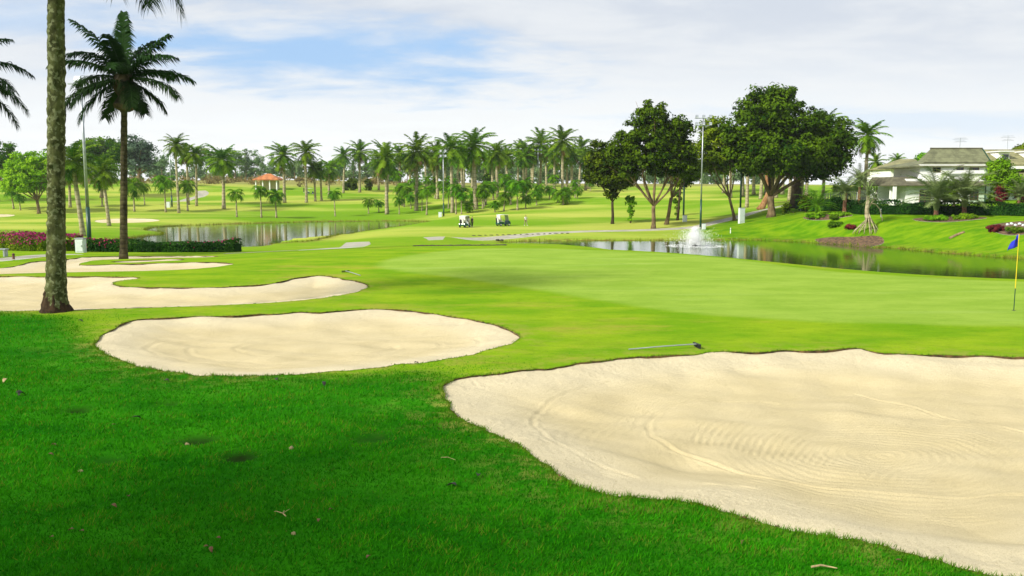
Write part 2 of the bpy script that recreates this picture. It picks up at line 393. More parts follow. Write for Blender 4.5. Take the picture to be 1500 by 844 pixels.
# ------------------------------------------------------------------ terrain: one triangulation, split along every outline
rows = []; Y = 3.0
while Y < 900: rows.append(Y); Y *= 1.0135
pts = []
for i, Y in enumerate(rows):
    s = max(0.0165 * Y, 0.09); half = 0.70 * Y + 3
    xs = np.arange(-half, half, s) + (s / 2 if i % 2 else 0)
    pts.append(np.stack([xs, np.full(xs.shape, Y)], 1))
pts = np.concatenate(pts); pts += rng.normal(size=pts.shape) * 0.0022 * pts[:, 1:2]
outer = []
for k, r_ in enumerate(np.geomspace(6, 2500, 46)):
    for a in np.arange(0, 2 * math.pi, R(5)):
        x, y = r_ * math.cos(a), r_ * math.sin(a)
        if y < 2 or abs(x) > 0.72 * y + 4 or y > 905: outer.append((x, y))
pts = np.concatenate([pts, np.array(outer)])
regions = [('sand', k, P) for k, P in BUNK.items()] + [('path', k, P) for k, P in PATHS.items()] + [('mulch', k, P) for k, P in MULCH.items()] + [('lake', 'l', resample(LAKE, lambda p: 1.2)), ('lake', 'p', resample(POND, lambda p: 0.9))]
keep = np.ones(len(pts), bool); allv = []; edges = []; nv = 0
for kind, k, P in regions:
    m = (pts[:, 0] > P[:, 0].min() - 2) & (pts[:, 0] < P[:, 0].max() + 2) & (pts[:, 1] > P[:, 1].min() - 2) & (pts[:, 1] < P[:, 1].max() + 2)
    idx = np.where(m)[0]
    if len(idx):
        q = P; d = np.full(len(idx), 1e9)
        for c0 in range(0, len(q), 200):
            d = np.minimum(d, np.sqrt(((pts[idx][:, None] - q[None, c0:c0 + 200]) ** 2).sum(-1)).min(1))
        keep[idx[d < 0.0055 * pts[idx, 1]]] = False
    n = len(P); allv.append(P); edges += [(nv + i, nv + (i + 1) % n) for i in range(n)]; nv += n
pts = pts[keep]
V2 = np.concatenate(allv + [pts])
res = delaunay_2d_cdt([Vector(p) for p in V2.tolist()], edges, [], 0, 1e-5, False)
V2 = np.array([tuple(v) for v in res[0]]); F2 = np.array([f for f in res[2] if len(f) == 3])
cen = V2[F2].mean(1)
reg = np.zeros(len(F2), int); names = ['lawn']
for kind, k, P in regions:
    if kind == 'lake': continue
    names.append((kind, k)); reg[inpoly(cen[:, 0], cen[:, 1], P)] = len(names) - 1
Z2 = ground(V2[:, 0], V2[:, 1])
def sub(mask, Z):
    f = F2[mask]; u, inv = np.unique(f, return_inverse=True)
    return np.column_stack([V2[u], Z[u]]), inv.reshape(f.shape), u

# turf kinds as vertex attributes: how each part of the course is mown
def soft(P, w):
    d = pdist(V2[:, 0], V2[:, 1], P); ins = inpoly(V2[:, 0], V2[:, 1], P)
    return np.where(ins, 0.5 + 0.5 * np.clip(d / w, 0, 1), 0.5 - 0.5 * np.clip(d / w, 0, 1))
a_green = soft(GREEN, 0.8); a_rough = soft(ROUGH, 1.6)
GARDEN = np.array([hit(1010, 352.8), hit(1015, 337), hit(1045, 328), hit(1080, 320), hit(1112, 311), hit(1140, 305), [70., 150.], [140., 150.], [140., 40.], [30., 50.], [30., 70.]])
a_gard = soft(GARDEN, 2.0)
a_hollow = np.zeros(len(V2))
for i_, (h_, r_) in enumerate(HOLLOWS): a_hollow += (1.0 if i_ < 3 else 0.55) * np.exp(-(((V2[:, 0] - h_[0]) / (r_ * 1.15)) ** 2 + ((V2[:, 1] - h_[1]) / (r_ * 0.9)) ** 2) ** 1.5)  # mask that darkens the turf colour in each hollow
a_shore = np.maximum(np.exp(-pdist(V2[:, 0], V2[:, 1], LAKE) / 0.7), np.exp(-pdist(V2[:, 0], V2[:, 1], POND) / 0.7))
a_rim = np.zeros(len(V2))
for k_ in 'ABC': a_rim = np.maximum(a_rim, np.exp(-pdist(V2[:, 0], V2[:, 1], BUNK[k_]) / 0.55))

# ------------------------------------------------------------------ ground materials
def mat_lawn():
    m, t, b, o = new_mat('turf')
    geo = N(t, 'ShaderNodeNewGeometry'); P = geo.outputs['Position']
    ag = N(t, 'ShaderNodeAttribute', attribute_name='green').outputs['Fac']; ar = N(t, 'ShaderNodeAttribute', attribute_name='rough').outputs['Fac']
    sp = N(t, 'ShaderNodeSeparateXYZ'); t.links.new(P, sp.inputs[0])
    big = noise(t, vscale(t, P, (0.30, 1.0, 1.0)), 0.055, 5.0, 0.55)
    mid = noise(t, vscale(t, P, (0.5, 1.0, 1.0)), 0.7, 5.0, 0.6)
    fine = noise(t, P, 9.0, 5.0, 0.7); blade = noise(t, vscale(t, P, (1.0, 0.6, 1.0)), 70.0, 4.0, 0.75)
    fringe = mixc(t, maprange(t, mid, 0.3, 0.72), (0.150, 0.320, 0.006), (0.285, 0.410, 0.014))
    fringe = mixc(t, maprange(t, fine, 0.55, 0.8, 0.0, 0.5), fringe, (0.30, 0.30, 0.03))
    dryp = noise(t, vscale(t, P, (0.45, 1.0, 1.0)), 0.38, 6.0, 0.7)
    fringe = mixc(t, maprange(t, dryp, 0.52, 0.68, 0.0, 0.75), fringe, (0.36, 0.34, 0.045))
    fringe = mixc(t, maprange(t, noise(t, vscale(t, P, (0.6, 1.0, 1.0)), 2.6, 6.0, 0.75), 0.50, 0.72, 0.0, 0.45), fringe, (0.09, 0.20, 0.004))
    # the far fairway: broad paler and greener sweeps
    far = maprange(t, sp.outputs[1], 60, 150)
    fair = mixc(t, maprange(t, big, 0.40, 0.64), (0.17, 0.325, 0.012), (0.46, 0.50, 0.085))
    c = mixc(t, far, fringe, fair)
    scrub = math_n(t, 'MULTIPLY', maprange(t, sp.outputs[1], 335, 372), maprange(t, mid, 0.25, 0.6, 0.5, 1.0))
    c = mixc(t, scrub, c, (0.30, 0.27, 0.09))
    gd = mixc(t, maprange(t, mid, 0.3, 0.7), (0.075, 0.215, 0.003), (0.200, 0.330, 0.008))
    c = mixc(t, N(t, 'ShaderNodeAttribute', attribute_name='garden').outputs['Fac'], c, gd)
    gr = mixc(t, maprange(t, mid, 0.32, 0.68), (0.240, 0.385, 0.038), (0.320, 0.455, 0.062))
    gr = mixc(t, maprange(t, noise(t, vscale(t, P, (0.25, 2.2, 1.0)), 0.55, 2.0), 0.55, 0.72, 0.0, 0.6), gr, (0.33, 0.46, 0.09))
    c = mixc(t, maprange(t, math_n(t, 'ADD', ag, math_n(t, 'MULTIPLY', math_n(t, 'SUBTRACT', mid, 0.5), 0.3)), 0.25, 0.75), c, gr)
    c = mixc(t, maprange(t, noise(t, vscale(t, P, (0.5, 1.0, 1.0)), 5.0, 6.0, 0.8), 0.50, 0.75, 0.0, 0.40), c, (0.10, 0.20, 0.006))
    ro = mixc(t, maprange(t, mid, 0.3, 0.7), (0.006, 0.120, 0.001), (0.030, 0.220, 0.003))
    ro = mixc(t, maprange(t, fine, 0.58, 0.78, 0.0, 0.6), ro, (0.06, 0.12, 0.012))
    c = mixc(t, maprange(t, math_n(t, 'ADD', ar, math_n(t, 'MULTIPLY', math_n(t, 'SUBTRACT', mid, 0.5), 0.5)), 0.25, 0.75), c, ro)
    c = mixc(t, maprange(t, blade, 0.35, 0.65, 0.35, 0.0), c, (0.02, 0.07, 0.002))
    c = mixc(t, math_n(t, 'MULTIPLY', N(t, 'ShaderNodeAttribute', attribute_name='shore').outputs['Fac'], maprange(t, noise(t, P, 0.8, 4.0), 0.35, 0.6)), c, (0.16, 0.10, 0.035))
    c = mixc(t, math_n(t, 'MULTIPLY', N(t, 'ShaderNodeAttribute', attribute_name='rim').outputs['Fac'], maprange(t, noise(t, P, 2.2, 5.0, 0.7), 0.45, 0.62, 0.0, 0.7)), c, (0.30, 0.27, 0.06))
    c = mixc(t, N(t, 'ShaderNodeAttribute', attribute_name='bare').outputs['Fac'], c, (0.010, 0.016, 0.004))  # hollows mixed towards a near-black green
    t.links.new(c, b.inputs['Base Color']); b.inputs['Roughness'].default_value = 0.95; b.inputs['Specular IOR Level'].default_value = 0.02
    bn = N(t, 'ShaderNodeBump'); bn.inputs['Strength'].default_value = 0.6; bn.inputs['Distance'].default_value = 0.03
    t.links.new(math_n(t, 'ADD', fine, blade), bn.inputs['Height']); t.links.new(bn.outputs[0], b.inputs['Normal'])
    return m
def mat_sand():
    m, t, b, o = new_mat('sand')
    geo = N(t, 'ShaderNodeNewGeometry'); P = geo.outputs['Position']
    ed = N(t, 'ShaderNodeAttribute', attribute_name='edge').outputs['Fac']
    n_ = noise(t, P, 1.1, 5.0, 0.6); f = noise(t, P, 30.0, 5.0, 0.7)
    c = mixc(t, maprange(t, n_, 0.3, 0.7), (0.560, 0.475, 0.270), (0.610, 0.522, 0.310))
    c = mixc(t, maprange(t, ed, 0.0, 1.0, 0.7, 0.0), c, (0.650, 0.580, 0.400))
    c = mixc(t, math_n(t, 'MULTIPLY', maprange(t, f, 0.56, 0.72), maprange(t, ed, 0, 1, 0.75, 0.28)), c, (0.30, 0.22, 0.10))
    c = mixc(t, maprange(t, noise(t, P, 75.0, 4.0, 0.85), 0.48, 0.64, 0.0, 0.42), c, (0.27, 0.205, 0.10))
    c = mixc(t, maprange(t, noise(t, P, 3.2, 6.0, 0.8), 0.60, 0.72, 0.0, 0.35), c, (0.30, 0.23, 0.11))
    c = mixc(t, maprange(t, noise(t, vscale(t, P, (0.7, 1.6, 1)), 0.6, 4.0, 0.6), 0.5, 0.75, 0.0, 0.14), c, (0.36, 0.285, 0.135))
    t.links.new(c, b.inputs['Base Color']); b.inputs['Roughness'].default_value = 0.95; b.inputs['Specular IOR Level'].default_value = 0.1
    bn = N(t, 'ShaderNodeBump'); bn.inputs['Strength'].default_value = 0.8; bn.inputs['Distance'].default_value = 0.02
    t.links.new(math_n(t, 'ADD', math_n(t, 'ADD', f, noise(t, P, 7.0, 4.0)), noise(t, P, 90.0, 3.0, 0.8)), bn.inputs['Height']); t.links.new(bn.outputs[0], b.inputs['Normal'])
    return m
M_LAWN = mat_lawn(); M_SAND = mat_sand()
M_PATH = plain('pale_path', (0.36, 0.34, 0.26), 0.9, var=0.15, scale=0.8)
M_MULCH = plain('mulch', (0.13, 0.075, 0.035), 0.95, var=0.5, scale=3.0, bump=0.8)
M_SOIL = plain('soil', (0.10, 0.06, 0.02), 0.95, var=0.5, scale=5.0)

def put_region(mask, Z, name, mat, attrs=None, smooth=True):
    V, F, u = sub(mask, Z)
    me = mesh_from(name, V, F, mat, smooth, {k: ('POINT', a[u]) for k, a in (attrs or {}).items()})
    o = obj(name, me); o['kind'] = 'structure'; return o
lawn = put_region(reg == 0, Z2, 'ground', M_LAWN, {'green': a_green, 'rough': a_rough, 'garden': a_gard, 'bare': a_hollow, 'shore': a_shore, 'rim': a_rim})
# raked arcs of the big bunker: real grooves in the sand
def rake(x, y):
    z = np.zeros(x.shape)
    for (cx, cy), r0, r1, a0, a1, sp_, amp in RAKES:
        dx, dy = x - cx, y - cy; r = np.hypot(dx, dy); a = np.degrees(np.arctan2(dy, dx)) % 360
        w = sstep(r0, r0 + 0.15, r) * (1 - sstep(r1 - 0.15, r1, r)) * sstep(a0, a0 + 8, a) * (1 - sstep(a1 - 8, a1, a))
        z += amp * w * np.sin(2 * np.pi * (r + 0.04 * np.sin(a / 9)) / sp_)
    return z
def sand_depth(k, x, y):
    d = pdist(x, y, BUNK[k]); return d, -0.030 * (1 + 0.9 * np.sin(x * 3.1 + 2 * np.sin(y * 2.3)) * np.sin(x * 1.3 - y * 1.9 + 1)) - BDEPTH[k] * sstep(0, BWID[k], d)
ctrA = np.array([5.6, 11.2])
def track(x, y, P, w=0.05, amp=0.03):
    d = pdist(x, y, P, closed=False); d = d + 0.012 * np.sin(x * 9 + y * 7); return -amp * np.exp(-(d / w) ** 2) + 0.6 * amp * np.exp(-((d - 1.8 * w) / w) ** 2)
TR_PX = (
 [(1190, 548), (1060, 556), (900, 572), (820, 592), (783, 622), (790, 655), (840, 690), (930, 720)],
 [(1140, 590), (1040, 588), (980, 598), (950, 620), (965, 648), (1030, 676), (1120, 700), (1260, 722), (1400, 730), (1560, 726)],
 [(1250, 575), (1340, 600), (1420, 618), (1500, 634), (1600, 668)])
RAKES = []
def fan(px0, py0, px1, py1, n=9, amp=0.014):
    pass
STROKES = []
for i in range(19):     # nested curved strokes sweeping up to the right
    u = i / 18
    STROKES.append([(1015 + 190 * u, 652 + 44 * u - 8 * u * u), (1030 + 200 * u, 625 + 34 * u), (1090 + 205 * u, 598 + 26 * u), (1190 + 200 * u, 578 + 22 * u), (1300 + 190 * u, 566 + 22 * u)])
for i in range(15):
    u = i / 14
    STROKES.append([(1265 + 230 * u, 708 + 10 * u), (1290 + 230 * u, 686 + 8 * u), (1350 + 220 * u, 658 + 8 * u), (1450 + 200 * u, 634 + 10 * u)])
for i in range(9):
    u = i / 8
    STROKES.append([(830 + 110 * u, 650 - 6 * u), (845 + 105 * u, 618 - 6 * u), (905 + 95 * u, 590 - 2 * u), (1010 + 90 * u, 570 + 6 * u), (1150 + 80 * u, 560 + 8 * u)])
for i in range(7):
    u = i / 6
    STROKES.append([(1000 + 60 * u, 720 + 10 * u), (1150 + 60 * u, 742 + 14 * u), (1300 + 50 * u, 754 + 22 * u), (1480, 758 + 40 * u)])
SANDZ = -0.33
TRACKS = [catmull([plane(*p, SANDZ) for p in q], closed=False, n=10) for q in TR_PX]
def stroke(x, y, P, w, amp):
    z = track(x, y, P, w, amp); e0 = np.hypot(x - P[0, 0], y - P[0, 1]); e1 = np.hypot(x - P[-1, 0], y - P[-1, 1])
    return z * sstep(0.05, 0.7, e1) * sstep(0.0, 0.25, e0)
STROKES = [catmull([plane(*p, SANDZ) for p in q], closed=False, n=6) for q in STROKES]
def refine_sand(k):
    """finer own mesh for a near bunker, same outline"""
    P = BUNK[k]; x0, y0 = P.min(0) - .1; x1, y1 = P.max(0) + .1
    sp_ = 0.042 if k == 'A' else 0.07
    gx, gy = np.meshgrid(np.arange(x0, x1, sp_), np.arange(y0, y1, sp_ * 1.1)); gx = gx + (np.arange(gx.shape[0]) % 2)[:, None] * sp_ / 2
    q = np.stack([gx.ravel(), gy.ravel()], 1)
    if k == 'A': q = q[np.abs(q[:, 0]) < 0.66 * q[:, 1] + 0.5]
    if k == 'A':
        s2 = 0.021; fx, fy = np.meshgrid(np.arange(1.9, 7.2, s2), np.arange(9.0, 13.2, s2 * 1.15)); fx = fx + (np.arange(fx.shape[0]) % 2)[:, None] * s2 / 2; fq = np.stack([fx.ravel(), fy.ravel()], 1)
        fq = fq[(fq[:, 0] < 0.62 * fq[:, 1]) & (fq[:, 0] > 0.19 * fq[:, 1])]
        q = q[~((q[:, 0] > 1.9) & (q[:, 0] < 7.2) & (q[:, 1] > 9.0) & (q[:, 1] < 13.2) & (q[:, 0] < 0.62 * q[:, 1]) & (q[:, 0] > 0.19 * q[:, 1]))]; q = np.concatenate([q, fq])
    q = q[inpoly(q[:, 0], q[:, 1], P)]; d = pdist(q[:, 0], q[:, 1], P); q = q[d > sp_ * 0.6]
    v = np.concatenate([P, q]); n = len(P)
    r_ = delaunay_2d_cdt([Vector(p) for p in v.tolist()], [(i, (i + 1) % n) for i in range(n)], [], 0, 1e-5, False)
    v = np.array([tuple(p) for p in r_[0]]); f = np.array([g for g in r_[2] if len(g) == 3]); c = v[f].mean(1)
    f = f[inpoly(c[:, 0], c[:, 1], P)]
    return v, f
for kind_i in range(1, len(names)):
    kind, k = names[kind_i]
    if kind == 'sand' and k in 'ABC':
        v, f = refine_sand(k); d, dz = sand_depth(k, v[:, 0], v[:, 1]); z = base(v[:, 0], v[:, 1]) + dz
        inner = sstep(0.25, 0.9, d)
        if k == 'A':
            for T_ in TRACKS: z += track(v[:, 0], v[:, 1], T_, 0.034, 0.017) * inner
            for T_ in STROKES: z += stroke(v[:, 0], v[:, 1], T_, 0.024, 0.0060) * inner * (0.35 + 0.65 * sstep(-0.6, 0.7, np.sin(v[:, 0] * 1.7 + 1.2 * v[:, 1]) + 0.5 * np.sin(v[:, 0] * 4.1 - v[:, 1] * 3.3)))
            rr_ = np.hypot((v[:, 0] - 5.2) * 0.8, v[:, 1] - 11.6); z += 0.0036 * np.sin(rr_ * 2 * np.pi / 0.12 + np.sin(v[:, 0] * 1.3) * 2) * inner * (0.4 + 0.6 * sstep(-0.6, 0.6, np.sin(v[:, 0] * 1.1 - v[:, 1] * 0.9)))
        if k == 'B':
            for e_ in (0.35, 0.55, 0.72):
                c_ = P_ = BUNK['B'].mean(0); ring = np.array([c_ + e_ * (np.array([5.2, 3.1]) * (math.cos(a), math.sin(a))) + (0.6, -0.3) for a in np.linspace(math.pi * 0.8, math.pi * 2.1, 50)])
                z += track(v[:, 0], v[:, 1], ring, 0.06, 0.016) * inner
        rs = np.random.default_rng(3)
        z += (0.012 if k != 'A' else 0.005) * (np.sin(v[:, 0] * 3.1 + np.sin(v[:, 1] * 2.2) * 2) * np.sin(v[:, 1] * 4.1)) * inner
        z += rs.normal(size=len(z)) * 0.006 * (1 - sstep(0.2, 1.2, d)) * (d > 0.02)
        if k == 'A':   # footprints and scuffs near the far rim
            for _ in range(90):
                j = rs.integers(len(BUNK['A'])); p_ = BUNK['A'][j]; p_ = p_ + (BUNK['A'].mean(0) - p_) * rs.uniform(0.04, 0.16)
                z -= 0.012 * np.exp(-(((v[:, 0] - p_[0]) / rs.uniform(0.06, 0.12)) ** 2 + ((v[:, 1] - p_[1]) / rs.uniform(0.08, 0.2)) ** 2)) * inner
        me = mesh_from('bunker_sand', np.column_stack([v, z]), f, M_SAND, True, {'edge': ('POINT', sstep(0.1, BWID[k] * 0.9, d))})
        o = obj('bunker_sand', me); o['kind'] = 'structure'
    elif kind == 'sand':
        d, dz = sand_depth(k, V2[:, 0], V2[:, 1])
        put_region(reg == kind_i, Z2 + dz, 'bunker_sand', M_SAND, {'edge': sstep(0.1, BWID[k], d)})
    elif kind == 'path': put_region(reg == kind_i, Z2 + 0.01, 'cart_path', M_PATH)
    else: put_region(reg == kind_i, Z2 + 0.01, 'mulch_bed', M_MULCH)
    if kind == 'sand':       # cut soil face below the turf, all the way round
        P = BUNK[k]; n = len(P); zt = base(P[:, 0], P[:, 1]) + 0.004
        c_ = P.mean(0); low = 0.14
        V = np.concatenate([np.column_stack([P, zt]), np.column_stack([P, zt - low])])
        obj('soil_edge', mesh_from('soil_edge', V, [[i, (i + 1) % n, n + (i + 1) % n, n + i] for i in range(n)], M_SOIL, True))['kind'] = 'structure'

# ------------------------------------------------------------------ water
def mat_water():
    m, t, b, o = new_mat('water')
    geo = N(t, 'ShaderNodeNewGeometry'); P = geo.outputs['Position']
    b.inputs['Base Color'].default_value = (0.035, 0.062, 0.008, 1); b.inputs['Roughness'].default_value = 0.06
    b.inputs['IOR'].default_value = 1.33; b.inputs['Specular IOR Level'].default_value = 0.9
    bn = N(t, 'ShaderNodeBump'); bn.inputs['Strength'].default_value = 0.16; bn.inputs['Distance'].default_value = 0.05
    t.links.new(noise(t, vscale(t, P, (0.45, 1.3, 1.0)), 1.3, 3.0, 0.55), bn.inputs['Height']); t.links.new(bn.outputs[0], b.inputs['Normal'])
    return m
M_WATER = mat_water()
for P in (LAKE, POND):
    v = [(x, y, WL) for x, y in P]
    c_ = P.mean(0); out = P + (P - c_) / np.linalg.norm(P - c_, axis=1)[:, None] * 0.25
    from mathutils.geometry import tessellate_polygon
    tri = tessellate_polygon([[Vector((x, y, 0)) for x, y in out]])
    o = obj('water', mesh_from('water', [(x, y, WL) for x, y in out], [list(q) for q in tri], M_WATER)); o['kind'] = 'structure'
    o.data.update()
    if o.data.polygons and o.data.polygons[0].normal.z < 0: o.data.flip_normals()

# ------------------------------------------------------------------ vegetation builders
M_FROND = leafy('palm_frond', (0.035, 0.120, 0.004), (0.240, 0.370, 0.020), 0.32)
M_FROND_DARK = leafy('dark_palm_frond', (0.006, 0.022, 0.004), (0.020, 0.055, 0.008), 0.10)  # near-black: the silhouette against the sky is put into the colour
M_FROND_GREY = leafy('grey_palm_frond', (0.080, 0.130, 0.030), (0.230, 0.290, 0.100), 0.25)
M_FROND_YOUNG = leafy('young_palm_frond', (0.040, 0.150, 0.004), (0.170, 0.340, 0.012), 0.3)
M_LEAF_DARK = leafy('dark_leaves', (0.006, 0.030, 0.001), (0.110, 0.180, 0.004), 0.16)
M_LEAF_MID = leafy('leaves', (0.026, 0.095, 0.002), (0.150, 0.240, 0.010), 0.25)
M_LEAF_OLIVE = leafy('olive_leaves', (0.060, 0.110, 0.004), (0.230, 0.290, 0.010), 0.3)
M_LEAF_BRIGHT = leafy('bright_leaves', (0.085, 0.240, 0.005), (0.270, 0.480, 0.018), 0.3)
M_LEAF_HAZE = leafy('haze_tinted_leaves', (0.070, 0.150, 0.045), (0.190, 0.280, 0.090), 0.25)  # far foliage, paled: distance haze painted into the leaf colour
M_LEAF_BLUE = leafy('haze_blue_leaves', (0.050, 0.100, 0.060), (0.120, 0.190, 0.110), 0.2)  # bluish tone carries the haze over the far domed tree
M_RED = leafy('dark_red_leaves', (0.090, 0.012, 0.012), (0.220, 0.045, 0.035), 0.2)
M_PINK = leafy('magenta_blossom', (0.160, 0.010, 0.055), (0.420, 0.035, 0.160), 0.25)
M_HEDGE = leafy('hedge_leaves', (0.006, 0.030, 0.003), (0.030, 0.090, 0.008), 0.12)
M_LEAF_LIME = leafy('lime_leaves', (0.13, 0.34, 0.006), (0.38, 0.62, 0.02), 0.4)
def bark(name, dark, light, scale=2.0, ring=0.0, bump=0.6, patch=None):
    m, t, b, o = new_mat(name)
    tcn = N(t, 'ShaderNodeTexCoord'); P = tcn.outputs['Object']
    nz = noise(t, vscale(t, P, (1.5, 1.5, 0.8)), scale, 6.0, 0.65)
    c = mixc(t, maprange(t, nz, 0.35, 0.65), dark, light)
    if patch: c = mixc(t, maprange(t, noise(t, P, scale * 2.3, 5.0, 0.6), 0.52, 0.60), c, patch)
    h = nz
    if ring:
        w = N(t, 'ShaderNodeTexWave', wave_type='BANDS', bands_direction='Z'); w.inputs['Scale'].default_value = ring
        w.inputs['Distortion'].default_value = 1.5; w.inputs['Detail'].default_value = 2
        t.links.new(P, w.inputs['Vector']); h = math_n(t, 'ADD', nz, math_n(t, 'MULTIPLY', w.outputs[1], 0.5))
        c = mixc(t, maprange(t, w.outputs[1], 0.0, 0.3, 0.45, 0.0), c, tuple(v * 0.5 for v in dark))
    t.links.new(c, b.inputs['Base Color']); b.inputs['Roughness'].default_value = 0.9; b.inputs['Specular IOR Level'].default_value = 0.15
    bn = N(t, 'ShaderNodeBump'); bn.inputs['Strength'].default_value = bump; bn.inputs['Distance'].default_value = 0.04
    t.links.new(h, bn.inputs['Height']); t.links.new(bn.outputs[0], b.inputs['Normal'])
    return m
M_BARK_NEAR = bark('mossy_palm_bark', (0.028, 0.032, 0.008), (0.095, 0.105, 0.035), 3.4, 0.0, 1.0, (0.165, 0.18, 0.085))
M_BARK_DARK = bark('dark_palm_bark', (0.030, 0.026, 0.012), (0.090, 0.080, 0.035), 2.0, 1.2, 0.8)
M_BARK_PALE = bark('pale_palm_bark', (0.26, 0.22, 0.12), (0.44, 0.39, 0.25), 1.2, 0.5, 0.4)
M_BARK_TREE = bark('tree_bark', (0.10, 0.070, 0.035), (0.24, 0.175, 0.095), 1.2, 0.0, 0.6)
M_BARK_BLACK = bark('blackish_bark', (0.035, 0.028, 0.016), (0.085, 0.065, 0.035), 1.5, 0.0, 0.6)  # darker brown bark for a few trunks and the fruit boss

def frond(mb, L, az, e0, droop, pairs, leafL, leafW, org=(0, 0, 0), hang=0.45, twist=0.0, rr=0.03, two=False, curl=1.3):
    n = 9; ts = np.linspace(0, 1, n); e = R(e0) - R(droop) * ts ** curl
    ds = L / (n - 1); r = np.concatenate([[0], np.cumsum(np.cos((e[1:] + e[:-1]) / 2) * ds)]); z = np.concatenate([[0], np.cumsum(np.sin((e[1:] + e[:-1]) / 2) * ds)])
    a = az + twist * ts
    C = np.stack([r * np.cos(a), r * np.sin(a), z], 1) + np.asarray(org)
    mb.tube(C, rr * (1 - 0.8 * ts), 3, cap=False); mb.T.extend([0.75] * (3 * (n - 1)))
    V = []; F = []; tint = []; base_t = rng.uniform(0.05, 0.75)
    for i in range(pairs):
        t = 0.10 + 0.90 * (i + 0.5) / pairs; k = t * (n - 1); j = min(int(k), n - 2); f = k - j
        p = C[j] * (1 - f) + C[j + 1] * f; T = C[j + 1] - C[j]; T = T / np.linalg.norm(T)
        S = np.array([-math.sin(az + twist * t), math.cos(az + twist * t), 0.0]); U = np.cross(T, S); U = U if U[2] > 0 else -U
        ll = leafL * (math.sin(math.pi * (0.10 + 0.82 * t)) ** 0.6)
        for sd in (-1, 1):
            q = rng.normal(size=3) * 0.10
            d = S * sd * 0.85 + T * (0.45 + 0.3 * t) + U * rng.uniform(-0.05, 0.30) + q; d /= np.linalg.norm(d)
            l = ll * rng.uniform(0.85, 1.12); w = leafW * 0.5
            mid = p + d * l * 0.55 + np.array([0, 0, -hang * l * 0.18]); tip = p + d * l * 0.92 + np.array([0, 0, -hang * l * 0.75])
            b0 = len(V)
            if two:
                V += [p - T * w, p + T * w, mid + T * w, mid - T * w, tip]; F += [[b0, b0 + 1, b0 + 2, b0 + 3], [b0 + 3, b0 + 2, b0 + 4]]; tn = float(np.clip(base_t + rng.normal() * 0.12, 0, 1)); tint += [tn, tn]
            else:
                V += [p - T * w, p + T * w, tip + T * w * 0.35, tip - T * w * 0.35]; F.append([b0, b0 + 1, b0 + 2, b0 + 3]); tint.append(float(np.clip(base_t + rng.normal() * 0.15, 0, 1)))
    mb.add(V, F, tint)

M_DEAD = leafy('dead_palm_frond', (0.13, 0.070, 0.025), (0.30, 0.20, 0.09), 0.2)
def crown_mesh(name, n, L, emin, emax, droop, pairs, leafL, leafW, mat, hang=0.5, boots=0.35, rr=0.03, dead=0):
    mb = MB()
    for i in range(n):
        u = (i + 0.5) / n; e0 = emax - (emax - emin) * u ** 0.8 + rng.normal() * 5
        frond(mb, L * rng.uniform(0.86, 1.05) * (0.82 + 0.2 * math.sin(math.pi * min(1, u + .25))), i * 2.39996 + rng.normal() * 0.12, e0, droop * rng.uniform(0.8, 1.2) * (0.75 + 0.4 * (1 - u)), pairs, leafL, leafW, (0, 0, 0.25 * (1 - u)), hang, rng.normal() * 0.12, rr)
    kd = len(mb.F)
    for i in range(dead): frond(mb, L * rng.uniform(0.6, 0.85), rng.uniform(0, 6.28), rng.uniform(-55, -25), 38, max(10, pairs // 2), leafL * 0.8, leafW, (0, 0, -0.3), 1.0, 0.1, rr)
    ke = len(mb.F)
    if boots:
        k0 = len(mb.F); mb.lathe([(boots * 0.6, -1.1), (boots * 1.05, -0.7), (boots * 1.2, -0.2), (boots * 0.8, 0.25), (0.05, 0.5)], seg=9); mb.T.extend([0.45] * (len(mb.F) - k0))
    me = mb.mesh(name, [mat, M_DEAD]); mi = np.zeros(len(mb.F), np.int32); mi[kd:ke] = 1; me.polygons.foreach_set('material_index', mi); return me
def trunk_mesh(name, H, r0, r1, mat, flare=1.25, seg=9, bend=0.02, n=14, lean=0.0):
    ts = np.linspace(0, 1, n); a = rng.uniform(0, 6.28)
    P = np.stack([np.cos(a) * bend * H * np.sin(ts * 2.5) * ts, np.sin(a) * bend * H * np.sin(ts * 2.5) * ts, ts * H - 0.15 * (ts == 0)], 1)
    P[:, 0] += lean * ts
    rad = r0 + (r1 - r0) * ts; rad[0] *= flare; rad[1] *= 1 + (flare - 1) * 0.35
    return MB().tube(P, rad * (1 + rng.normal(size=n) * 0.03), seg, wob=0.06).mesh(name, mat, True), P[-1]

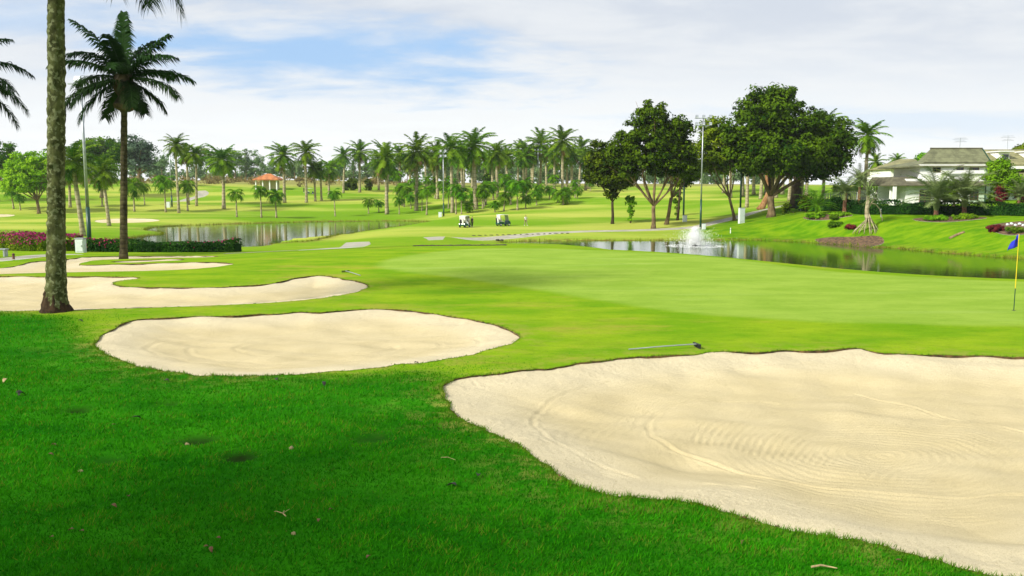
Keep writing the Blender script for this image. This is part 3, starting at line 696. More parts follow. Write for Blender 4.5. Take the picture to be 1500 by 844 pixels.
# leafy clumps
def leaf_quads(C, Nrm, size, asp=0.55):
    n = len(C); Nrm = Nrm / (np.linalg.norm(Nrm, axis=1)[:, None] + 1e-9)
    t = rng.normal(size=(n, 3)); t -= Nrm * (t * Nrm).sum(1)[:, None]; t /= np.linalg.norm(t, axis=1)[:, None] + 1e-9
    b = np.cross(Nrm, t); s = size[:, None]
    V = np.stack([C - t * s, C + b * s * asp, C + t * s, C - b * s * asp], 1).reshape(-1, 3)
    return V, np.arange(4 * n).reshape(n, 4)
def clumps(lobes, n_cl, per, rc, leaf, shell=0.30, flat=0.65, up=0.45, floor=None):
    """lobes: (cx,cy,cz,rx,ry,rz); returns leaf centres, normals, size, tint"""
    lobes = np.array(lobes, float); w = lobes[:, 3] * lobes[:, 5] + lobes[:, 3] * lobes[:, 4]; w /= w.sum()
    L_ = lobes[rng.choice(len(lobes), n_cl, p=w)]
    d = rng.normal(size=(n_cl, 3)); d /= np.linalg.norm(d, axis=1)[:, None]
    rad = rng.uniform(0, 1, n_cl) ** shell
    cc = L_[:, :3] + d * L_[:, 3:] * rad[:, None]
    if floor is not None: k = cc[:, 2] > floor; cc, d = cc[k], d[k]
    m = len(cc); cr = rc * rng.uniform(0.6, 1.35, m); ct = 0.1 + rng.beta(1.6, 1.8, m) * 0.75
    idx = np.repeat(np.arange(m), per); q = rng.normal(size=(len(idx), 3)); q /= np.linalg.norm(q, axis=1)[:, None]; q *= (rng.uniform(0, 1, len(idx)) ** 0.45)[:, None]
    q[:, 2] *= flat
    C = cc[idx] + q * cr[idx][:, None]
    Nn = 0.8 * q + 0.35 * d[idx] + rng.normal(size=q.shape) * 0.45; Nn[:, 2] += up
    sz = leaf * rng.uniform(0.6, 1.3, len(idx)); tint = np.clip(ct[idx] + rng.normal(size=len(idx)) * 0.13, 0, 1)
    return C, Nn, sz, tint, cc
def leaf_mesh(name, data, mat, asp=0.55):
    C, Nn, sz, tint = data[:4]; V, F = leaf_quads(C, Nn, sz, asp)
    return mesh_from(name, V, F, mat, False, {'tint': ('FACE', tint)})
def limbs(mb, fork, lobes, r0, trunk=True, root=(0, 0, 0), sub=3, seg=8, forks=None):
    fork = np.array(fork, float); root = np.array(root, float)
    if trunk:
        ts = np.linspace(0, 1, 7)[:, None]; P = root + (fork - root) * ts + np.array([0.04, 0.02, 0]) * math.hypot(*fork) * np.sin(ts * 5) * 0.35
        P[0, 2] -= 0.2; rad = r0 * np.array([1.55, 1.12, 1.0, 0.95, 0.92, 0.9, 0.95]); mb.tube(P, rad, 10, wob=0.10)
    for l in lobes:
        c = np.array(l[:3], float); f = fork if forks is None else np.array(forks[rng.integers(len(forks))])
        ts = np.linspace(0, 1, 7)[:, None]; d = c - f
        P = f + d * ts; P[:, 2] += 0.0; P[:, :2] += (np.sin(ts[:, :1] * math.pi) * rng.normal(size=2) * 0.07 * np.linalg.norm(d))
        r = r0 * rng.uniform(0.42, 0.6); mb.tube(P, np.linspace(r, r * 0.28, 7), seg, wob=0.08)
        for _ in range(sub):
            k = rng.integers(2, 6); e = c + rng.normal(size=3) * np.array(l[3:]) * 0.5; e[2] = max(e[2], P[k][2] + 0.3)
            Q = P[k] + (e - P[k]) * np.linspace(0, 1, 5)[:, None]; Q[1:4, 2] += 0.15
            mb.tube(Q, np.linspace(r * 0.5, r * 0.12, 5), 5)
def broadleaf(name, label, bx, by, lobes_px, n_cl, per, rc, leaf, mat, r0, fork_px, group=None, Yd=None, bmat=None, cat='tree', extra_trunks=(), shell=0.30, sub=3, flat=0.65):
    if Yd is None: B = spot(bx, by)
    else: p = at(bx, by, Yd); B = np.array([p[0], p[1], gz(p[0], p[1])])
    s = B[1] / FPX; zb = (float(at(bx, by, B[1])[2]))
    t = empty(name, B, label, cat, group)
    lob = [((x - bx) * s, dy, (by - y) * s + zb - B[2], rx * s, ry_ * s, rz * s) for x, y, rx, rz, dy, ry_ in [(l[0], l[1], l[2], l[3], l[4] if len(l) > 4 else 0.0, l[5] if len(l) > 5 else l[2]) for l in lobes_px]]
    fork = ((fork_px[0] - bx) * s, 0, (by - fork_px[1]) * s)
    mb = MB(); limbs(mb, fork, lob, r0, sub=sub)
    for (x0, x1, y1) in extra_trunks: pass
    mb.build('trunk', bmat or M_BARK_TREE, t, smooth=True)
    obj('crown', leaf_mesh('crown', clumps(lob, n_cl, per, rc, leaf, shell, flat), mat), t)
    return t, B, s, lob

# ------------------------------------------------------------------ palms
TALL = [crown_mesh('palm_crown', 33, 4.8, -46, 86, 56, 30, 1.05, 0.19, M_FROND, 0.55, 0.42, 0.05, dd) for dd in (0, 2, 4, 3)]
TALLD = [crown_mesh('palm_crown', 44, 4.7, -52, 84, 62, 28, 1.15, 0.20, M_FROND_DARK, 0.55, 0.42, 0.05) for _ in range(1)]
SMALL = [crown_mesh('palm_crown', n_ + 3, 2.5, -25, 78, 105, 18, 0.95, 0.17, M_FROND_YOUNG, 0.6, 0.16, 0.03) for n_ in (12, 14, 11)]
TRK_PALE, _t = trunk_mesh('palm_trunk', 10.0, 0.36, 0.26, M_BARK_PALE)
TRK_THIN, _t = trunk_mesh('palm_trunk', 4.0, 0.17, 0.10, M_BARK_PALE, 1.4, 7)
def palm(px, by, top, label, small=False, Yd=None, mesh=None, group='tall palms along the fairway', rad=None, name='palm_tree', trunk=None, cmat=None, dpx=None):
    if Yd is None: B = spot(px, by)
    else: p = at(px, by, Yd); B = np.array([p[0], p[1], gz(p[0], p[1])])
    s = B[1] / FPX; topz = float(at(px, top, B[1])[2]) - B[2]
    cr = (rad * s) if rad else (2.1 if small else 4.2)             # crown radius in metres
    base_r = 1.75 if small else 3.9
    k = cr / base_r; H = topz - cr * (0.72 if small else 0.86)
    t = empty(name, B, label, 'palm tree', group, rz=rng.uniform(0, 6.28)); t.rotation_euler.x = rng.normal() * 0.022; t.rotation_euler.y = rng.normal() * 0.022
    tm = trunk or (TRK_THIN if small else TRK_PALE)
    tr = obj('trunk', tm, t); h0 = 4.0 if small else 10.0; w = max(0.85, min(1.25, k)) * (1.25 if 'grove' in label else 1.05); tr.scale = (w, w, H / h0)
    c = obj('crown', mesh or (SMALL if small else TALL)[rng.integers(3 if small else 4)], t, (0, 0, H)); c.scale = (k, k, k)
    return t
for row in [
 (328, 306, 211, 'dark round headed palm standing alone left of the orange roofed shelter', 28),
 (262, 312, 196, 'tall palm beside the left hand floodlight mast, crown dark and spiky', 20),
 (276, 300, 209, 'palm half hidden right of the floodlight mast', 19),
 (288, 302, 210, 'palm with drooping dark crown just left of the lone round headed palm', 19),
 (417, 297, 208, 'dark palm directly right of the orange roofed shelter', 24),
 (449, 297, 205, 'taller pale crowned palm behind a cluster of green palms near the parked far cart', 21),
 (503, 283, 214, 'slim far palm with thin open crown between two greener palms', 17),
 (527, 282, 205, 'palm with dense round crown above the dark cypress bushes', 21),
 (567, 314, 208, 'tall clean trunked palm with wide open crown, nearest to the end of the lake', 29),
 (610, 309, 198, 'tall palm with bright upright crown, second from the end of the lake', 28),
 (641, 292, 206, 'palm behind the floodlight mast with a shaded crown', 24),
 (663, 312, 195, 'palm touching the middle floodlight mast, crown wide', 27),
 (697, 307, 187, 'highest palm of the middle grove, dark crown over a straight pale trunk', 30),
 (678, 296, 204, 'palm tucked between the highest palm and the floodlight mast', 24),
 (729, 289, 205, 'bright palm with a bare stretch of sky on its right', 22),
 (722, 283, 216, 'thin trunked palm behind the bright palm of the middle grove', 20),
 (770, 280, 204, 'palm at the left edge of the right hand palm cluster', 23),
 (791, 279, 191, 'pale tall palm behind the paired floodlight mast', 25),
 (824, 284, 185, 'dark full palm crown, tallest of the right hand cluster', 26),
 (848, 276, 200, 'pale palm whose crown touches the dark broadleaf tree', 20),
 (744, 284, 214, 'palm seen over the bright young palms in the middle of the fairway', 18),
 (812, 281, 206, 'palm crowded between the pale tall palm and the dark full one', 19),
 (862, 277, 216, 'short palm half behind the dark broadleaf tree', 18),
 (780, 276, 212, 'far palm in the back row of the right hand cluster', 17),
 (838, 275, 214, 'far palm in the back row beside the dark full palm', 16),
]:
    palm(row[0], row[1], row[2], row[3], rad=row[4])
for row in [
 (462, 295, 232, 'first of two close set green palms left of the far cart', 17), (471, 294, 236, 'second of two close set green palms with crowns merging', 16),
 (482, 291, 231, 'bushy green palm with hanging crown right of the close set pair', 19)]:
    palm(row[0], row[1], row[2], row[3], rad=row[4], group='green palms near the far cart')
for row in [
 (122, 346, 205, 'large shaggy palm behind the left light pole, with brown dead fronds', 38), (160, 331, 228, 'palm with drooping fronds between the light pole and the slender foreground palm', 27),
 (103, 304, 232, 'dark palm showing just right of the thick foreground trunk', 22), (150, 303, 258, 'small palm between the light pole and the drooping palm', 13),
 (197, 310, 257, 'short dark palm right of the slender foreground palm trunk', 19), (243, 311, 254, 'young palm with long arching fronds, at the floodlight mast foot', 16),
 (275, 309, 262, 'young bright palm beside the curving hill path', 13)]:
    palm(row[0], row[1], row[2], row[3], rad=row[4], group='palms on the left of the lake', mesh=TALL[1] if row[4] > 20 else SMALL[0], small=row[4] <= 20)
r9 = np.random.default_rng(21)
for i in range(22):
    px = 545 + 318 * (i + 0.5) / 22 + r9.uniform(-5, 5); by = r9.uniform(274, 282)
    palm(px, by, r9.uniform(206, 226), 'slim palm of the hazy back row behind the middle grove', rad=r9.uniform(14, 18), group='back row palms of the middle grove')
for i in range(20):
    px = 570 + 285 * (i + 0.5) / 20 + r9.uniform(-6, 6); by = r9.uniform(284, 304)
    palm(px, by, by - r9.uniform(22, 36), 'young palm in the thick of the middle grove undergrowth', small=True, rad=r9.uniform(8, 13), group='undergrowth palms of the middle grove')
smalls = [(347, 318, 275, 'small palm on the far lake bank, leftmost of the bank row', 12), (383, 319, 270, 'small palm on the lake bank left of its spreading twin', 12), (405, 319, 277, 'small palm with wide crown, just right of its twin on the lake bank', 13),
 (491, 317, 276, 'pale trunked small palm alone above the middle of the lake', 10), (540, 313, 289, 'bushy small palm left of the tallest lake end palm', 9), (555, 311, 291, 'low small palm close behind the bushy one', 8),
 (585, 314, 287, 'small palm right of the tall clean trunked palm', 9), (592, 303, 268, 'young palm with thick foliage behind the small palms', 14), (602, 306, 282, 'small palm between the first two tall lake end palms', 9),
 (625, 315, 270, 'pair crowned small palm beside the second tall palm', 12), (618, 309, 277, 'small palm hugging the second tall palm', 9), (657, 306, 272, 'small palm behind the middle floodlight mast', 11),
 (668, 314, 268, 'thin trunked young palm right of the middle floodlight mast', 12), (676, 314, 280, 'low young palm behind the left golf cart', 9), (685, 312, 294, 'sparse small palm above the left golf cart', 10),
 (707, 306, 272, 'young palm with upright crown right of the highest palm', 12), (712, 300, 266, 'young palm behind the upright crowned young palm', 11), (725, 311, 294, 'ball headed small palm between the two golf carts', 8),
 (738, 309, 278, 'small palm left above the right golf cart', 11), (758, 308, 262, 'large young palm with pale thick trunk right above the right golf cart', 15), (770, 306, 283, 'dark small palm beside the large young palm', 10),
 (748, 300, 260, 'young palm behind the large young palm', 13), (786, 301, 276, 'small palm left of the paired floodlight mast foot', 10), (805, 292, 271, 'far small palm left of the shaded bushy one', 9),
 (817, 297, 275, 'shaded bushy small palm in the middle of the bright fairway', 11), (846, 291, 272, 'small palm nearest to the dark broadleaf tree', 9), (20, 306, 270, 'small palm under the bright green tree on the left', 12), (30, 308, 284, 'thin sapling palm under the bright green tree', 8), (865, 280, 262, 'small far palm left of the dark broadleaf trunk', 7), (212, 300, 268, 'far small palm right of the slender foreground trunk', 8)]
for row in smalls:
    palm(row[0], row[1], row[2], row[3], small=True, rad=row[4], group='young palms on the fairway')
# grove behind the right hand trees
grove = [(1088, 288), (1094, 304), (1104, 285), (1114, 292), (1122, 284), (1137, 290), (1146, 285), (1156, 294), (1172, 300), (1181, 288), (1060, 283), (1070, 290)]
for i, (px, by) in enumerate(grove):
    palm(px, by, 205 + (i * 7) % 18, ['pale trunk of a grove palm behind the big rounded tree, its head hidden in leaves'][0], rad=22, group='grove palms behind the big rounded tree')
palm(1265, 300, 174, 'tall palm with a shaggy bright crown right of the big rounded tree', Yd=150, rad=29, group='tall palms by the garden', mesh=TALL[2])
palm(1205, 300, 160, 'palm whose crown pokes out over the big rounded tree', Yd=165, rad=24, group='tall palms by the garden', mesh=TALL[0])
palm(1281, 292, 224, 'small far palm left of the pale far houses', Yd=185, rad=16, group='tall palms by the garden', mesh=TALL[3])
palm(1311, 288, 224, 'hazy palm crown behind the far house roof', Yd=260, rad=13, group='tall palms by the garden', mesh=TALL[1])
# spiky grey garden palms
SPRAY = [crown_mesh('palm_crown', 30, 4.6, 8, 86, 62, 52, 0.70, 0.065, M_FROND_GREY, 0.25, 0.30, 0.05) for _ in range(2)]
SPRAYG = crown_mesh('palm_crown', 26, 4.2, 5, 86, 60, 36, 0.62, 0.06, M_FROND_YOUNG, 0.3, 0.25, 0.05)
TRK_STUB, _t = trunk_mesh('palm_trunk', 3.0, 0.32, 0.26, bark('brown_palm_bark', (0.12, 0.055, 0.03), (0.26, 0.14, 0.08), 3.0, 2.0), 1.1)
def garden_palm(px, by, cy, rad, mesh, label, trunk_w=1.0):
    B = spot(px, by); s = B[1] / FPX; H = (by - cy) * s
    t = empty('garden_palm', B, label, 'palm tree', 'spreading palms in the garden beds', rz=rng.uniform(0, 6))
    tr = obj('trunk', TRK_STUB, t); tr.scale = (trunk_w, trunk_w, H / 3.0)
    k = rad * s / 4.2; c = obj('crown', mesh, t, (0, 0, H)); c.scale = (k, k, k)
garden_palm(1371, 319, 295, 58, SPRAY[0], 'spreading grey green palm in front of the white house wall')
garden_palm(1412, 317, 291, 56, SPRAY[1], 'spreading palm in front of the house, right of its twin')
garden_palm(1196, 316, 303, 40, SPRAYG, 'low green palm with arching fronds at the left of the garden hedge', 0.6)
garden_palm(1237, 312, 284, 34, SPRAY[1], 'palm with tall brown trunk in the low clipped bed')
garden_palm(1258, 303, 268, 30, SPRAY[0], 'grey palm standing behind the garden hedge', 0.8)
garden_palm(1492, 306, 288, 30, SPRAY[0], 'bluish low palm at the right edge beside dark red shrubs', 0.7)

# ------------------------------------------------------------------ foreground palms
def near_palm():
    B = spot(82, 456); H = 10.3
    t = empty('oil_palm', B, 'thick mossy palm trunk in the left foreground at the edge of a bunker', 'palm tree')
    n = 150; seg = 28; ts = np.linspace(0, 1, n); lean = 0.10
    V = []; r2 = np.random.default_rng(5)
    ph = r2.uniform(0, 6.28, 8)
    scars = [(r2.uniform(0.03, 1.0), r2.uniform(0, 6.28), r2.uniform(0.05, 0.10), r2.uniform(-0.035, 0.045)) for _ in range(150)]
    for i, t_ in enumerate(ts):
        z = t_ * H; r = 0.235 - 0.035 * t_ + 0.16 * math.exp(-z / 0.38) + 0.02 * math.exp(-((z - 1.3) / .5) ** 2)
        for k in range(seg):
            a = 2 * math.pi * k / seg
            rr = r * (1 + 0.030 * math.sin(z * 21 + 2 * math.sin(a + ph[0]) + ph[2]) + 0.022 * math.sin(3 * a + z * 3 + ph[1]))
            for (st, sa, sr, sd) in scars:
                dz = (st * H - z); 
                if abs(dz) < 0.2:
                    da = (a - sa + math.pi) % (2 * math.pi) - math.pi
                    rr += sd * math.exp(-((dz / sr) ** 2 + (da * 0.25 / sr) ** 2))
            rr += 0.008 * r2.normal() + (0.022 * max(0, math.sin(5 * a + 1)) * math.exp(-z / 0.3))
            V.append((rr * math.cos(a) + 0.062 * z, rr * math.sin(a), z - 0.1))
    F = [[i * seg + k, i * seg + (k + 1) % seg, (i + 1) * seg + (k + 1) % seg, (i + 1) * seg + k] for i in range(n - 1) for k in range(seg)]
    m = M_BARK_NEAR; tr = obj('trunk', mesh_from('trunk', V, F, m, True), t)
    mb = MB(); mb.lathe([(0.44, -0.12), (0.375, 0.08), (0.325, 0.25), (0.285, 0.42), (0.262, 0.55)], seg=20)
    top = np.array([0.062 * H, 0, H])
    return t, top
M_ROOT = bark('dark_root_bark', (0.018, 0.012, 0.006), (0.05, 0.03, 0.014), 5.0, 0, 1.0)
P1, top1 = near_palm()
def root_sleeve():
    r2 = np.random.default_rng(8); seg = 30; V = []
    prof = [(0.46, -0.15), (0.425, 0.02), (0.375, 0.10), (0.335, 0.2), (0.305, 0.3), (0.287, 0.38), (0.268, 0.47), (0.235, 0.52)]
    for r, z in prof:
        for k in range(seg):
            a = 2 * math.pi * k / seg; rr = r + 0.016 * math.sin(9 * a) + 0.010 * r2.normal() + (0.03 * math.sin(3 * a + .6) if z < 0.2 else 0)
            V.append((rr * math.cos(a), rr * math.sin(a), z + (0.06 * math.sin(4 * a) + 0.03 * r2.normal() if z > 0.3 else 0)))
    F = [[i * seg + k, i * seg + (k + 1) % seg, (i + 1) * seg + (k + 1) % seg, (i + 1) * seg + k] for i in range(len(prof) - 1) for k in range(seg)]
    obj('root_base', mesh_from('root_base', V, F, M_ROOT, True), P1)
root_sleeve()
# crown above the frame: only the hanging tips come into view
for az, e0, dr, L_ in ((0.05, 12, 98, 4.0), (-0.35, 4, 90, 4.4), (3.25, -4, 84, 5.4), (2.9, 5, 95, 4.3), (-1.3, 10, 100, 3.6), (1.2, 20, 100, 4.2), (1.9, 35, 100, 4.4), (4.5, 20, 105, 3.6), (5.3, 60, 90, 4.2), (0.4, 8, 95, 4.1), (2.4, 56, 95, 4.4), (3.5, -8, 84, 5.2), (0.0, 66, 70, 4.2), (-0.75, 8, 105, 3.9), (3.0, 50, 88, 4.6)):
    mb = MB(); frond(mb, L_, az, e0, dr, 70, 0.80, 0.05, top1, 0.8, rng.normal() * 0.1, 0.04, True); mb.build('frond', M_FROND_DARK, P1)

def slender_palm():
    B = spot(181, 378); s = B[1] / FPX; H = (378 - 140) * s
    LX = 0.52
    t = empty('oil_palm', B, 'slender dark foreground palm with a star shaped crown against the sky', 'palm tree')
    m, topp = trunk_mesh('trunk', H, 0.20, 0.155, M_BARK_DARK, 1.35, 14, 0.004, 40, LX)
    obj('trunk', m, t)
    mb = MB()
    mb.lathe([(0.16, -0.75), (0.50, -0.60), (0.62, -0.35), (0.42, -0.12), (0.30, 0.1), (0.45, 0.35), (0.55, 0.75), (0.40, 1.2), (0.1, 1.45)], (LX, 0, H - 0.25), 14)
    mb.V[0] = mb.V[0] + rng.normal(size=mb.V[0].shape) * 0.045
    mb.build('fruit_boss', M_BARK_BLACK, t)
    O = np.array([LX, 0, H + 0.75])
    # azimuth (0 = right in the picture, pi = left), start angle, droop, length
    for az, e0, dr, L_ in ((0.15, 52, 22, 4.0), (2.95, 62, 32, 4.3), (1.5, 88, 12, 3.7), (-0.3, 42, 62, 4.2), (0.35, 24, 58, 4.3), (-0.2, 4, 55, 4.4), (3.35, 34, 62, 3.9), (2.9, 14, 48, 3.6), (3.3, -6, 52, 3.9), (3.5, -28, 42, 3.4), (0.3, -22, 40, 3.0),
                           (1.3, 30, 60, 4.0), (1.9, 10, 60, 3.8), (4.3, 40, 70, 4.0), (5.0, 25, 60, 4.0), (4.7, 60, 50, 3.2), (5.4, -15, 50, 3.2), (4.0, -10, 50, 3.4), (1.6, -20, 40, 3.0), (0.9, 68, 40, 3.3), (2.5, -32, 30, 3.0)):
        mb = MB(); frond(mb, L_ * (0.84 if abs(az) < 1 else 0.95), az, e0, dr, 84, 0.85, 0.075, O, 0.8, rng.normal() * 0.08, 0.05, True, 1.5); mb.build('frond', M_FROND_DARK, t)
slender_palm()
def edge_palm():
    p = at(-58, 378, 46); B = np.array([p[0], p[1], gz(p[0], p[1])]); s = B[1] / FPX; H = (378 - 118) * s
    t = empty('oil_palm', B, 'palm reaching in from the left edge with only its dark fronds in view', 'palm tree')
    m, _ = trunk_mesh('trunk', H, 0.22, 0.17, M_BARK_DARK, 1.35, 12, 0.0, 30); obj('trunk', m, t)
    for i in range(24):
        mb = MB(); frond(mb, 4.3, i * 2.4, 80 - 100 * (i / 23) ** 0.8, 60 + 20 * (i % 3) / 2, 76, 0.85, 0.075, (0, 0, H), 0.8, 0.05, 0.05, True, 1.5); mb.build('frond', M_FROND_DARK, t)
edge_palm()

# ------------------------------------------------------------------ broadleaf trees
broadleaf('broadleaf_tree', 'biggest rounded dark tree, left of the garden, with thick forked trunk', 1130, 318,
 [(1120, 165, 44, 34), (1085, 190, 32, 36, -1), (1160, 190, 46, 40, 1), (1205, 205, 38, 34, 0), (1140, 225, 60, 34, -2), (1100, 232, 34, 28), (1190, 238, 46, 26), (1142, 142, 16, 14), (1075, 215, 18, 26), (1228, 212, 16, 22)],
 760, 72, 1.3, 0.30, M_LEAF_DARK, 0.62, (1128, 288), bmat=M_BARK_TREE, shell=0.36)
broadleaf('broadleaf_tree', 'leafy tree with pale forked trunk beside the path, left of the floodlight mast', 957, 335,
 [(955, 178, 30, 26), (925, 200, 24, 22), (985, 200, 26, 26), (950, 215, 40, 26, -1), (905, 225, 22, 18), (1000, 225, 18, 22), (965, 238, 44, 20), (1005, 250, 14, 12), (918, 248, 18, 12)],
 470, 64, 1.05, 0.27, M_LEAF_DARK, 0.33, (957, 302), shell=0.42)
broadleaf('broadleaf_tree', 'low dark crowned tree at the left of the broadleaf group', 897, 328,
 [(880, 230, 22, 22), (905, 245, 24, 24), (870, 250, 16, 18), (890, 262, 24, 18), (918, 262, 16, 14), (896, 280, 9, 10)],
 260, 60, 0.95, 0.26, M_LEAF_DARK, 0.24, (897, 296), shell=0.45, bmat=M_BARK_BLACK)
broadleaf('broadleaf_tree', 'leaning trunk tree immediately right of the pale forked tree', 976, 329,
 [(985, 222, 22, 24, 3), (1005, 236, 18, 20, 3), (1012, 258, 12, 10, 2), (975, 205, 20, 18, 3)], 190, 60, 1.0, 0.27, M_LEAF_DARK, 0.30, (983, 290), shell=0.45)
broadleaf('broadleaf_tree', 'slim tree with dark crown behind the leaning tree', 992, 323,
 [(1000, 240, 20, 22, 5), (1016, 225, 12, 18, 5), (1003, 262, 14, 12, 4)], 130, 55, 1.0, 0.27, M_LEAF_DARK, 0.2, (995, 290), bmat=M_BARK_BLACK)
broadleaf('broadleaf_tree', 'olive green tree with bare slender forks, left of the biggest tree', 1076, 323,
 [(1045, 190, 22, 20, 2), (1062, 205, 22, 22, 2), (1040, 215, 20, 22, 3), (1060, 235, 26, 18, 2), (1035, 240, 14, 14, 2), (1090, 220, 14, 18, 3)], 210, 56, 1.0, 0.27, M_LEAF_OLIVE, 0.24, (1068, 290), shell=0.5)
broadleaf('broadleaf_tree', 'thick orange barked leaning tree between the path and the biggest tree', 1114, 307,
 [(1135, 215, 26, 22, 4), (1160, 225, 24, 22, 5), (1110, 235, 20, 20, 4)], 110, 45, 1.2, 0.28, M_LEAF_DARK, 0.6, (1126, 283), bmat=bark('orange_bark', (0.20, 0.10, 0.04), (0.38, 0.22, 0.10), 1.0))
broadleaf('broadleaf_tree', 'massive dark trunk tree at the right of the tree group', 1165, 304,
 [(1190, 215, 36, 26, 5), (1215, 230, 26, 24, 4), (1170, 240, 30, 20, 4)], 200, 50, 1.3, 0.28, M_LEAF_DARK, 1.0, (1166, 268), bmat=M_BARK_BLACK)
broadleaf('broadleaf_tree', 'bright green round tree on the far left', 57, 313,
 [(45, 240, 26, 18), (20, 258, 18, 16), (60, 250, 22, 20), (40, 266, 30, 16), (75, 240, 14, 16), (15, 270, 12, 10), (70, 272, 12, 12)], 330, 55, 1.05, 0.30, M_LEAF_LIME, 0.36, (56, 294), shell=0.45)
broadleaf('broadleaf_tree', 'dark domed tree cut by the left edge of the picture', -4, 300,
 [(-5, 225, 30, 20), (10, 238, 20, 18), (-20, 245, 30, 18)], 170, 45, 1.6, 0.42, M_LEAF_MID, 0.6, (-4, 280), Yd=250)
broadleaf('broadleaf_tree', 'broad flat topped dark tree behind the left light pole', 150, 290,
 [(150, 215, 28, 11), (130, 224, 18, 12), (170, 224, 16, 14), (150, 234, 30, 10)], 170, 45, 1.7, 0.42, M_LEAF_MID, 0.6, (150, 258), Yd=270)
broadleaf('broadleaf_tree', 'tall domed tree right of the slender foreground palm trunk, faded by distance', 205, 280,
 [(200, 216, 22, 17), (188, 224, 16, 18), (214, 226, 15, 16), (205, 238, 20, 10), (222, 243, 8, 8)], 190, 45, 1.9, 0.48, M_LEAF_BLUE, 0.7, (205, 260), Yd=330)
# far loose trees: three built, the rest copied
def far_tree(kind):
    if kind == 0: lob = [(0, 0, 13, 5, 5, 5), (3, 0, 9, 4, 4, 4), (-4, 0, 10, 4, 4, 4)]
    elif kind == 1: lob = [(0, 0, 17, 3, 3, 4), (2.5, 0, 13, 3, 3, 3), (-2.5, 0, 11, 3, 3, 3), (0, 0, 7, 4, 4, 3)]
    else: lob = [(0, 0, 8, 7, 5, 4), (5, 0, 6, 5, 4, 4), (-5, 0, 6, 5, 4, 4)]
    mb = MB(); limbs(mb, (0, 0, 5), lob, 0.3, sub=2, seg=5)
    return mb.mesh('trunk', M_BARK_TREE), leaf_mesh('crown', clumps(lob, 70 if kind != 1 else 60, 30, 1.6, 0.5, 0.55), M_LEAF_HAZE)
FT = [far_tree(k) for k in range(3)]
fars = [(238, 222, 0, 'pale far tree left of the floodlight mast palms'), (303, 212, 0, 'grey green far tree left behind the lone round headed palm'), (316, 214, 0, 'far tree just behind the lone round headed palm'), (345, 214, 0, 'far tree right behind the lone round headed palm'),
 (361, 214, 1, 'wispy far tree with open crown, left of the orange roof'), (374, 216, 1, 'second wispy far tree left of the orange roof'), (385, 226, 1, 'lower wispy far tree above the orange roof'), (399, 222, 1, 'thin pale far tree directly over the orange roof'),
 (432, 232, 2, 'low far tree between two palms right of the orange roof'), (518, 232, 1, 'wispy far tree beside the slim far palm'), (548, 230, 1, 'far wispy tree left of the tall clean trunked palm'), (585, 226, 0, 'dark far tree between the two lake end palms'), (597, 222, 1, 'tall wispy far tree between the two lake end palms'),
 (628, 224, 1, 'far wispy tree right of the second lake end palm'), (650, 232, 2, 'spreading far tree behind the middle floodlight mast'), (673, 234, 0, 'far tree behind the middle grove'), (709, 232, 2, 'spreading far tree right of the highest palm'), (735, 238, 0, 'far tree above the young palms'), (758, 236, 2, 'spreading far tree above the right golf cart'),
 (800, 238, 2, 'spreading far tree behind the paired mast'), (832, 240, 2, 'low far tree behind the dark full palm'), (866, 242, 0, 'far tree left of the broadleaf group'), (930, 246, 2, 'far tree seen below the crown of the pale forked tree'), (1025, 248, 2, 'far tree seen behind the right floodlight mast'), (1048, 250, 0, 'far tree seen below the olive green tree'), (96, 232, 0, 'far tree behind the bright green round tree'), (70, 226, 2, 'dark far tree over the bright green round tree'), (975, 248, 0, 'far tree seen between the forked trunks')]
for px, top, k, lab in fars:
    Yd = float(rng.uniform(430, 480)); p = at(px, 268, Yd); z = gz(p[0], p[1]); B = (p[0], p[1], z)
    H = float(at(px, top, Yd)[2]) - z; t = empty('far_tree', B, lab, 'tree', 'pale trees along the far ridge', rz=rng.uniform(0, 6.28))
    sc = H / (18, 21.5, 12.5)[k]; t.scale = (sc, sc, sc)
    obj('trunk', FT[k][0], t); obj('crown', FT[k][1], t)
# far wood and scrub: one mass each
def mass(name, label, cat, mat, n, fx, rc, leaf, per, flat=0.7):
    cc = np.array([fx(i) for i in range(n)]); z = ground(cc[:, 0], cc[:, 1])
    lob = [(x, y, zz + h * 0.45, rc, rc, h * 0.5) for (x, y, h), zz in zip(cc, z)]
    o = obj(name, leaf_mesh(name, clumps(lob, n * 3, per, rc * 0.6, leaf, 0.5, flat), mat)); return tag(o, label, cat, kind='stuff')
def fx_wood(i):
    px = rng.uniform(90, 1125); Yd = rng.uniform(470, 560); h = rng.uniform(8, 17) if px < 560 else rng.uniform(8, 21); return (float(ray(px, 300)[0]) * Yd, Yd, h)
mass('distant_wood', 'pale green distant wood behind the palms along the far ridge', 'wood', M_LEAF_HAZE, 230, fx_wood, 5.0, 0.95, 60)
M_SCRUB = leafy('dry_scrub', (0.12, 0.115, 0.03), (0.34, 0.27, 0.10), 0.3)
def fx_scrub(i):
    px = rng.uniform(-60, 590); Yd = rng.uniform(350, 430); return (float(ray(px, 300)[0]) * Yd, Yd, rng.uniform(1.0, 3.2))
mass('dry_scrub', 'brownish dry scrub along the left far ridge', 'scrub', M_SCRUB, 170, fx_scrub, 3.2, 0.5, 16)
